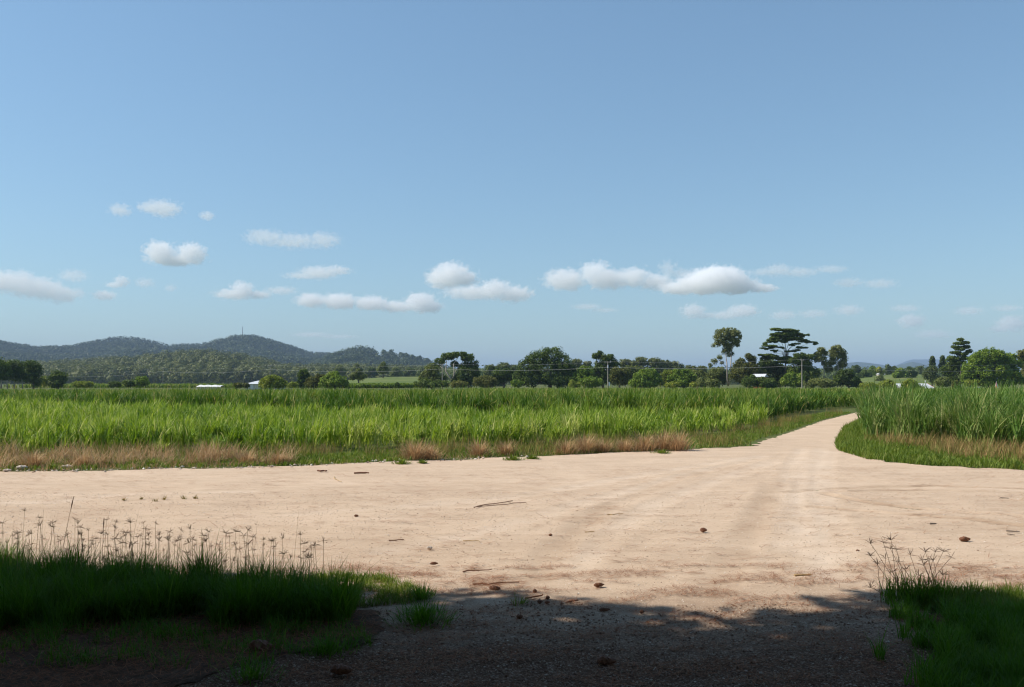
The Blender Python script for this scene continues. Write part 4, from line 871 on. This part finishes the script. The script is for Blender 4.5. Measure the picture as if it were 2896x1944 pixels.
tree('dense_tree','dense dark green rounded tree with flat top left of the fourth pole',314,2280,[(2262,1008,20,9),(2285,1010,22,8),(2250,1022,22,12),(2278,1028,26,12),(2265,1050,34,22),(2290,1060,30,24)],'dark',rc=1.0,tb=.1)
tree('bright_tree','bright layered green tree left of the fourth pole',306,2245,[(2240,1066,24,12),(2228,1080,22,14),(2252,1084,26,12),(2262,1070,16,12)],'green',rc=.85,tr=.25,tb=.05)
tree('gum_tree','grey-green gum with a pale trunk right of the fourth pole, left of the pair',316,2330,[(2322,992,14,9),(2312,1004,14,10),(2333,1000,10,9),(2320,1016,18,10),(2332,1028,12,10),(2308,1020,8,7)],'gum',rc=.75,leaf=.5,per=40,tm='palebark',cover=.85,stems=[([(2329,1095,0),(2328,1050,-1),(2325,1020,0),(2322,992,0)],.32)])
tree('gum_tree','grey-green gum with leaning pale limb, taller of the pair by the fourth pole',318,2368,[(2368,986,18,10),(2356,994,14,10),(2380,998,14,14),(2362,1010,20,12),(2388,1016,10,12),(2378,1030,17,12),(2352,1026,13,14),(2345,1045,14,14),(2372,1044,14,10)],'gum',rc=.8,leaf=.5,per=40,tm='palebark',cover=.9,stems=[([(2345,1095,0),(2350,1070,-2),(2362,1046,-3),(2368,1010,0),(2370,985,0)],.34),([(2366,1095,-1),(2368,1070,-1),(2372,1040,0),(2380,1000,0)],.36)])
bush('broad olive hedge-like bush right of the fourth pole',302,2318,1084,38,15,'olive',extra=[(2290,1088,20,11),(2345,1086,20,12)],tb=.08)
tree('dark_tree','very dark spreading tree at the right end of the central tree line',308,2400,[(2395,1058,24,14),(2378,1075,26,20),(2410,1078,26,18),(2428,1088,16,10)],'dark',rc=1.0,tb=-.18)
bush('pale yellow-green shrub by the end of the central tree line',304,2450,1092,18,9,'yellow',tb=.05)
# behind, right of centre
RB = [(2418,1048,22,640,'dark','rounded dark far tree beyond the right end of the central trees'),(2445,1060,22,600,'dark','low dark far tree beside the sunny slope'),(2468,1050,18,660,'green','rounded green far tree left of the roof on the slope'),(2512,1045,12,700,'forest','conifer-like far tree right of the roof on the slope'),(2528,1050,14,720,'forest','second conifer-like far tree right of the roof on the slope'),(2545,1056,22,560,'green','broad far tree left of two in the middle of the slope'),(2574,1054,20,565,'dark','broad far tree right of two in the middle of the slope'),(2604,1050,16,760,'forest','thin far tree on the horizon above the shed'),(2622,1056,16,720,'forest','small far tree left of the hoop pines'),(2490,1075,14,520,'olive','small greyish far bush on the sunny slope')]
for x,y,r,D,k,lb in RB:
    tree('distant_tree',lb,D,x,[(x,y-5,r*.62,10),(x-r*.45,y+5,r*.6,11),(x+r*.45,y+5,r*.6,11),(x,y+10,r*.8,9)],k,rc=1.5,leaf=1.0,per=38,group='far trees on the sunny slope',by=1066+min(14,(700-D)*.05),tr=.3)
tree('flowering_tree','yellow-flowering far tree beside the roof on the slope',640,2486,[(2484,1046,12,8),(2494,1054,8,9)],'yellow',rc=1.2,leaf=.9,by=1070,tb=.3,group=None)
bush('round dark-green clipped bush left of the pale roofed shed',262,2506,1092,27,17,'yellow',rc=.8,group='bushes around the pale roofed shed',extra=[(2522,1098,17,12)],tb=-.12)
bush('round dark-green clipped bush covering the middle of the pale roofed shed',258,2576,1090,26,18,'yellow',rc=.8,group='bushes around the pale roofed shed',extra=[(2598,1100,15,10)],tb=-.12)
bush('yellow-green bushes left of the clipped round bushes',285,2462,1092,20,8,'yellow',rc=.7,group='bushes around the pale roofed shed')
def pine(label, x, top, bot, wd, D):
    lob = []; nl = 9
    for i in range(nl):
        t = i/(nl-1); y = top+(bot-top)*t; r = wd*(.25+.75*math.sin(min(t*1.25, 1)*PI/2))*(1 if i % 2 else .75)
        for s_ in (-1, 1): lob.append((x+s_*r*.5, y, r*.5, 2.2))
    lob.append((x, top, 2.5, 3))
    e = tree('hoop_pine',label,D,x,lob,'forest',rc=.8,leaf=.55,per=34,group='two hoop pines on the right',cover=1.2,stems=[([(x,1092,0),(x,1050,0),(x,top,0)],.4)],tb=-.15); return e
pine('slim hoop pine with tiered branches, left of the two',2637,1012,1036,10,420)
pine('slim hoop pine with tiered branches, right of the two',2666,1011,1040,13,420)
tree('dark_tree','dark conifer-green tree under the left hoop pine',400,2636,[(2636,1045,17,12),(2630,1062,22,16),(2645,1075,18,14)],'forest',rc=1.1,group=None)
tree('tall_layered_tree','tall tree with ragged horizontal branch layers left of the mango tree',325,2718,[(2718,962,12,5),(2712,972,18,4.5),(2728,970,12,4.5),(2705,982,14,4),(2732,982,14,5),(2715,988,18,4.5),(2702,998,16,4.5),(2738,994,10,6),(2720,1002,18,5),(2700,1014,18,6),(2728,1014,14,6),(2712,1025,22,7)],'dark',rc=.7,leaf=.5,per=36,flat=.7,cover=1.15,tb=.12,stems=[([(2716,1095,0),(2717,1040,0),(2718,965,0)],.42)],group=None)
tree('dark_tree','dark tree mass below the tall layered tree',330,2695,[(2690,1016,16,10),(2700,1034,24,16),(2682,1050,22,20),(2706,1062,28,24),(2685,1078,24,16)],'dark',rc=1.1,group=None,tb=-.02)
bush('rounded olive bush left of the mango tree',300,2664,1082,24,15,'olive',group=None,tb=.02)
bush('narrow brownish bush touching the mango tree',298,2703,1086,12,12,'brown',group=None,tb=.1)
tree('mango_tree','huge broad bright green mango-like tree at the right',300,2795,[(2796,1008,46,22),(2768,1022,36,20),(2826,1022,34,22),(2748,1046,32,22),(2790,1050,52,26),(2832,1056,30,28),(2735,1068,22,16),(2775,1080,44,14),(2820,1084,40,12)],'green',rc=1.15,tr=.7,group=None,tb=.02)
tree('rounded_tree','bright rounded tree immediately right of the mango-like tree',306,2862,[(2858,1012,20,14),(2848,1028,18,16),(2872,1034,22,20),(2858,1056,26,22),(2878,1072,24,20)],'green',rc=1.0,group=None,tb=.02)
tree('brown_topped_tree','brown-topped tree cut by the right picture edge',330,2900,[(2898,1002,24,18),(2910,1020,28,22),(2925,1045,36,30),(2900,1070,26,22)],'brown',rc=1.1,group=None,tb=.12)
bush('pale low shrub in front of the mango-like tree',294,2752,1084,22,12,'yellow',group=None,tb=-.05)
tree('crest_tree','single tree, leftmost of those standing on the knoll crest',2500,1085,[(1085,996,6,6)],'forest',rc=6,leaf=4,per=40,by=1002,trunk=False,group='trees standing on the knoll crest')
for x,y,r,lb in [(1107,996,7,'single dark tree beside the bare patch of the knoll crest'),(1134,1001,5,'pointed tree in the middle of the knoll crest'),(1148,1004,6,'dark tree right of the pointed one on the knoll crest'),(1168,1010,9,'clump-like tree on the falling knoll crest'),(1185,1014,8,'broad tree near the low end of the knoll crest'),(1208,1017,6,'tall tree at the low end of the knoll crest')]:
    tree('crest_tree',lb,2500,x,[(x,y+1,r,r),(x+2,y+6,r*1.1,r*.8)],'forest',rc=5.5,leaf=4,per=40,by=y+8,trunk=False,group='trees standing on the knoll crest',tb=-.2)

# ------------------------------------------------------------------ the tree belt behind the camera that shades the foreground
def canopy(label, x, y, z, rx, ry, rz, cover=1.0, trunk=True, bx=0, by=0):
    global rng
    keep_, rng = rng, np.random.default_rng(int(abs(x*97+y*31))+5)
    e = empty('shade_tree', (x, y, 0), label, 'tree', 'trees overhanging the place the photo was taken from')
    lob = [(rng.uniform(-.45, .45)*rx, rng.uniform(-.45, .45)*ry, z+rng.uniform(-.4, .4)*rz, rx*.6, ry*.6, rz*.55) for _ in range(5)]+[(0, 0, z, rx*.75, ry*.75, rz*.7)]
    obj('crown', crown_mesh('crown', lob, .9, .42, 60, M['t_shade'], cover), e)
    rng = keep_
    if trunk:
        mb = MB(); mb.tube([(bx,by,-.2),(bx*.8+.1,by*.8,z*.4),(0,0,z)], [.42,.3,.15], 8); mb.build('trunk', M['bark'], e)
    return e
for a_ in [
  ('shade tree overhanging the left verge from beyond the picture edge',-19.5,9.9,12,5.5,4.0,3.2,1.0),('shade tree leaning far over the track from the left',-12,9.4,12.3,4.8,3.9,2.2,.34),('shade tree filling the gap over the left verge',-16,10.4,11.8,3.6,3.2,2.6,.9),
  ('shade tree arching over the track entrance',-6,8.8,12.8,5.0,3.7,2.2,.5,True,-6,-3),('shade tree between the arching one and the leaning one',-8.8,9.7,12.6,3.9,3.3,2.2,.68,True,-5,-3),('tall shade tree whose crown hangs over the camera side of the track',-3.4,9.3,13.6,4.6,3.6,2.5,.9,True,-5.5,-4.5),('shade tree at the far left of the overhanging row',-27,9.5,11.5,5,4.2,4),
  ('shade tree second row left',-21,2,11,5.5,4.6,5),('shade tree second row near left',-13.5,1.5,11,5,4.5,4.5),('shade tree second row just left of the camera',-6.5,1.5,11,4.5,4.5,4),
  ('shade tree directly behind the camera',-1.2,-1.8,10.5,5,5,3.6),('shade tree right of the camera',5.5,2.6,10.5,4.5,4,3.5),
  ('shade tree behind left of the camera',-10,-5,9.5,5.5,4.5,5),('shade tree further behind left',-18,-6,9,6,5,6),('shade tree behind the camera',-3,-8,8.5,6,5,6),
  ('shade tree behind right of the camera',6,-6,8.5,6,5,6),('shade tree right behind the right verge',12.5,.5,8.5,5,5,5.5),('shade tree at the far right behind the verge',19,4,8,5,5,5.5)]:
    canopy(*a_)
for a_ in [('dense understorey tree low on the left',-15.5,5,3.2,3.5,4,3.4),('dense understorey tree behind the camera',0,-7,3,6,2.5,3.2),('dense understorey tree low on the right',14,3,3,3.2,4,3.2),('dense understorey tree behind left',-10,-4,3,5,3,3.2),('dense understorey tree behind right',9,-4,3,5,3,3.2)]:
    canopy(*a_, trunk=False)

# ------------------------------------------------------------------ poles and wires
PO = [(168,1058,600,'faint pole in front of the round tree at the far left',1),(461,1041,440,'grey pole alone before the forested foothill',1),(764,1033,370,'grey pole rising behind the small white house',1),
      (1251,1030,312,'pale pole in front of the spreading tree',1),(1719,1023,272,'pole with two crossarms and a box in the middle of the tree line',2),(2268,1017,250,'tall pale pole in front of the dense dark tree',1)]
tops = []
for px, py, D, lb, ar in PO:
    b = P(px, HY, D); t = P(px, py, D)
    e = empty('power_pole', (b.x, D, 0), lb, 'power pole', 'poles of the power line across the fields'); hh = t.z
    mb = MB(); mb.tube([(0,0,-.3),(0,0,hh*.5),(0,0,hh)], [.17,.15,.115], 8); mb.build('post', M['pole'], e)
    ca, sa = .92, .39
    def arm(z, w):
        m2 = MB(); m2.tube([(-w*ca, -w*sa-.16, z), (w*ca, w*sa-.16, z)], .06, 4); m2.build('crossarm', M['pole'], e)
        for s_ in (-1, 1):
            m3 = MB(); m3.tube([(s_*w*.92*ca, s_*w*.92*sa-.16, z+.05), (s_*w*.92*ca, s_*w*.92*sa-.16, z+.25)], [.05, .035], 6); m3.build('insulator', M['white'], e)
    arm(hh-.25, 1.05 if ar == 2 else .7)
    if ar == 2:
        arm(hh-2.6, .9)
        m2 = MB(); m2.box((.2, -.25, 1.7), (.65, .2, 2.9)); m2.build('meter_box', M['white'], e)
        m2 = MB(); m2.tube([(0, -.2, hh-2.0), (0, -.2, hh-1.1)], .24, 10); m2.build('transformer', M['steel'], e)
    tops.append(Vector((b.x, D-.16, hh)))
b = P(2643, HY, 430); t = P(2643, 1038, 430); e = empty('power_pole', (b.x, 430, 0), 'thin pole between the hoop pines at the right', 'power pole')
mb = MB(); mb.tube([(0,0,-.3),(0,0,t.z)], [.18,.13], 8); mb.build('post', M['pole'], e); m2 = MB(); m2.tube([(-.8,-.15,t.z-.3),(.8,-.15,t.z-.3)], .07, 4); m2.build('crossarm', M['pole'], e)
tops.append(P(2900, 1030, 300)); tops.insert(0, P(-200, 1056, 640))
def wire(label, dz, off_, r):
    pts = []
    for i, (a, b) in enumerate(zip(tops[:-1], tops[1:])):
        L = (b-a).length
        for k in range(14):
            t = k/14; p = a.lerp(b, t); p.z += dz-4*t*(1-t)*min(L*.011, 1.1); pts.append((p.x+off_*.92, p.y+off_*.39, p.z))
    pts.append((tops[-1].x, tops[-1].y, tops[-1].z+dz))
    mb = MB(); mb.tube(pts, r, 4); mb.build('power_wire', M['wire'], label=label, cat='power wire', group='wires of the power line across the fields')
wire('upper thin wire strung along the pole tops', .02, .62, .010)
wire('lower brighter wire strung below the pole tops', -1.75, 0, .018)

# ------------------------------------------------------------------ buildings
def house(label, D, x0, x1, ze, zr, mats, yaw=0, hip=True, depth=9, name='house', wins=()):
    a = P(x0, HY, D); b = P(x1, HY, D); w = b.x-a.x; z1, z2 = P(0, ze, D).z, P(0, zr, D).z
    e = empty(name, ((a.x+b.x)/2, D, 0), label, 'house', rz=yaw)
    h = w/2; d = depth/2; m1 = MB()
    m1.add([(-h,-d,0),(h,-d,0),(h,d,0),(-h,d,0),(-h,-d,z1),(h,-d,z1),(h,d,z1),(-h,d,z1)],[(0,1,5,4),(1,2,6,5),(2,3,7,6),(3,0,4,7)]); m1.build('wall', mats[0], e)
    o = .45; r = MB(); k = (h*.45 if hip else h+o)
    rv = [(-h-o,-d-o,z1),(h+o,-d-o,z1),(h+o,d+o,z1),(-h-o,d+o,z1),(-k,0,z2),(k,0,z2)]
    r.add(rv+[(x,y,z-.12) for x,y,z in rv],[(0,1,5,4),(1,2,5),(2,3,4,5),(3,0,4),(7,6,10,11),(8,7,11),(9,8,11,10),(6,9,10),(0,6,7,1),(1,7,8,2),(2,8,9,3),(3,9,6,0)]); r.build('roof', mats[1], e)
    for (u, v0, v1, ww, mk) in wins:
        m3 = MB(); m3.box((u*w-h-ww/2, -d-.06, v0), (u*w-h+ww/2, -d+.02, v1)); wd = m3.build('window', M[mk], e)
        m4 = MB()
        for (p0, p1) in (((u*w-h-ww/2-.09,-d-.09,v0-.09),(u*w-h-ww/2,-d-.003,v1+.09)),((u*w-h+ww/2,-d-.09,v0-.09),(u*w-h+ww/2+.09,-d-.003,v1+.09)),((u*w-h-ww/2,-d-.085,v1),(u*w-h+ww/2,-d-.003,v1+.085)),((u*w-h-ww/2,-d-.085,v0-.085),(u*w-h+ww/2,-d-.003,v0))): m4.box(p0, p1)
        m4.build('frame', M['white'], wd)
    return e
house('small white house with a pale hipped roof half hidden by bushes', 318, 704, 800, 1086, 1077, (M['cream'], M['tinroof']), .12, wins=[(.07, 1.0, 1.9, .9, 'glass'), (.16, .6, 2.0, .7, 'white')])
s = house('pale roofed shed with solar panels between round bushes', 272, 2528, 2626, 1101, 1085, (M['cream'], M['tinroof']), .25, hip=False, depth=8, name='shed')
z1, z2 = P(0, 1101, 272).z, P(0, 1085, 272).z
for i in range(4):
    m5 = MB(); x = -4.6+i*1.15; y0, y1 = -3.2, -1.5
    zz = lambda y: z1+(z2-z1)*(1-abs(y)/4.45)+.07
    m5.add([(x,y0,zz(y0)),(x+1.05,y0,zz(y0)),(x+1.05,y1,zz(y1)),(x,y1,zz(y1)),(x,y0,zz(y0)-.05),(x+1.05,y0,zz(y0)-.05),(x+1.05,y1,zz(y1)-.05),(x,y1,zz(y1)-.05)],[(0,1,2,3),(0,4,5,1),(1,5,6,2),(2,6,7,3),(3,7,4,0),(7,6,5,4)])
    m5.build('solar_panel', M['panel'], s)
m6 = MB()
hw = (P(2626,HY,272).x-P(2528,HY,272).x)/2+.47
m6.tube([(hw,-4.45,z1-.06),(hw,0,z2-.06)], .13, 4); m6.tube([(hw,0,z2-.06),(hw,4.45,z1-.06)], .13, 4); m6.build('barge_board', M['rustroof'], s)
m6 = MB(); m6.tube([(hw-.5,.3,z2-.3),(hw-.5,.3,z2+.9)], .12, 6); m6.build('vent_pipe', M['white'], s)
house('white roofed house with a rust red gable hidden among the dark trees', 301, 2134, 2164, 1066, 1058, (M['rustroof'], M['tinroof']), -.5, hip=False, depth=5, name='house', wins=[(.5, 2.2, 3.3, .8, 'glass')])
house('distant house with a pale roof under the yellow-flowering tree', 655, 2482, 2498, 1059, 1055, (M['cream'], M['tinroof']), 0, name='house', depth=6)
# long white tunnel roof in the left field
a = P(562, HY, 330); b = P(630, HY, 330); e = empty('plastic_tunnel', ((a.x+b.x)/2, 330, 0), 'long low white tunnel roof in the left field', 'greenhouse')
hw = (b.x-a.x)/2; mb = MB(); V = []; n = 9
for i in range(13):
    xx = -hw+2*hw*i/12
    for k in range(n):
        t = PI*k/(n-1); V.append((xx, -2.4*math.cos(t), 1.0+(.75+.12*math.sin(i*1.7))*math.sin(t)**.7*(.6 if i in (0, 12) else 1)))
mb.add(V, [(i*n+k, (i+1)*n+k, (i+1)*n+k+1, i*n+k+1) for i in range(12) for k in range(n-1)]); mb.build('cover', M['white'], e, smooth=True)
mb = MB()
for i in range(0, 13, 2): mb.tube([(-hw+2*hw*i/12, -2.4, 0), (-hw+2*hw*i/12, -2.4, 1.05)], .05, 5); mb.tube([(-hw+2*hw*i/12, 2.4, 0), (-hw+2*hw*i/12, 2.4, 1.05)], .05, 5)
mb.build('support_frame', M['steel'], e)
# striped pennant at the right, white car-like trailer beside it
b = P(2818, HY, 282); e = empty('beach_umbrella', (b.x, 282, 0), 'furled blue white and red umbrella standing before the mango-like tree', 'umbrella')
z0, zt = P(0, 1099, 282).z, P(0, 1080, 282).z; mb = MB(); mb.tube([(0,0,0),(0,0,zt+.2)], .04, 6); mb.build('pole', M['white'], e)
for k in range(9):
    a0, a1 = 2*PI*k/9, 2*PI*(k+1)/9; mb = MB(); rr = .62
    V = [(0,0,zt),(rr*math.cos(a0),rr*math.sin(a0),z0+.1),(rr*.8*math.cos((a0+a1)/2),rr*.8*math.sin((a0+a1)/2),z0),(rr*math.cos(a1),rr*math.sin(a1),z0+.1),(0,0,zt-.12)]
    mb.add(V, [(0,1,2),(0,2,3),(4,2,1),(4,3,2)]); mb.build('canopy_panel', M[('blue','white','red')[k % 3]], e)
b = P(2763, HY, 280); e = empty('trailer', (b.x, 280, 0), 'low white trailer edge left of the furled umbrella', 'trailer')
mb = MB(); mb.box((-.7,-.6,.45),(.7,.6,1.25)); mb.build('tray', M['white'], e)
for s_ in (-1, 1):
    mb = MB(); mb.tube([(0, s_*.62-.08, .3), (0, s_*.62+.08, .3)], .3, 12); mb.build('wheel', M['glass'], e)
# mast on the range
b = P(688, HY, 3700); zb, zt = P(0, 955, 3700).z, P(0, 925, 3700).z
e = empty('radio_mast', (b.x, 3690, zb-4), 'thin lattice radio mast on top of the highest hill', 'mast'); hh = zt-zb+4; w = 1.7
mb = MB()
for i in range(3):
    a = 2*PI*i/3; mb.tube([(w*math.cos(a), w*math.sin(a), 0), (w*.45*math.cos(a), w*.45*math.sin(a), hh)], .42, 4)
mb.build('mast_leg_frame', M['steel'], e); mb = MB()
for j in range(9):
    s0, s1 = w*(1-.55*j/9), w*(1-.55*(j+1)/9)
    for i in range(3):
        a, a2 = 2*PI*i/3, 2*PI*(i+1)/3; mb.tube([(s0*math.cos(a), s0*math.sin(a), hh*j/9), (s1*math.cos(a2), s1*math.sin(a2), hh*(j+1)/9)], .25, 4)
mb.build('lattice_bracing', M['steel'], e)
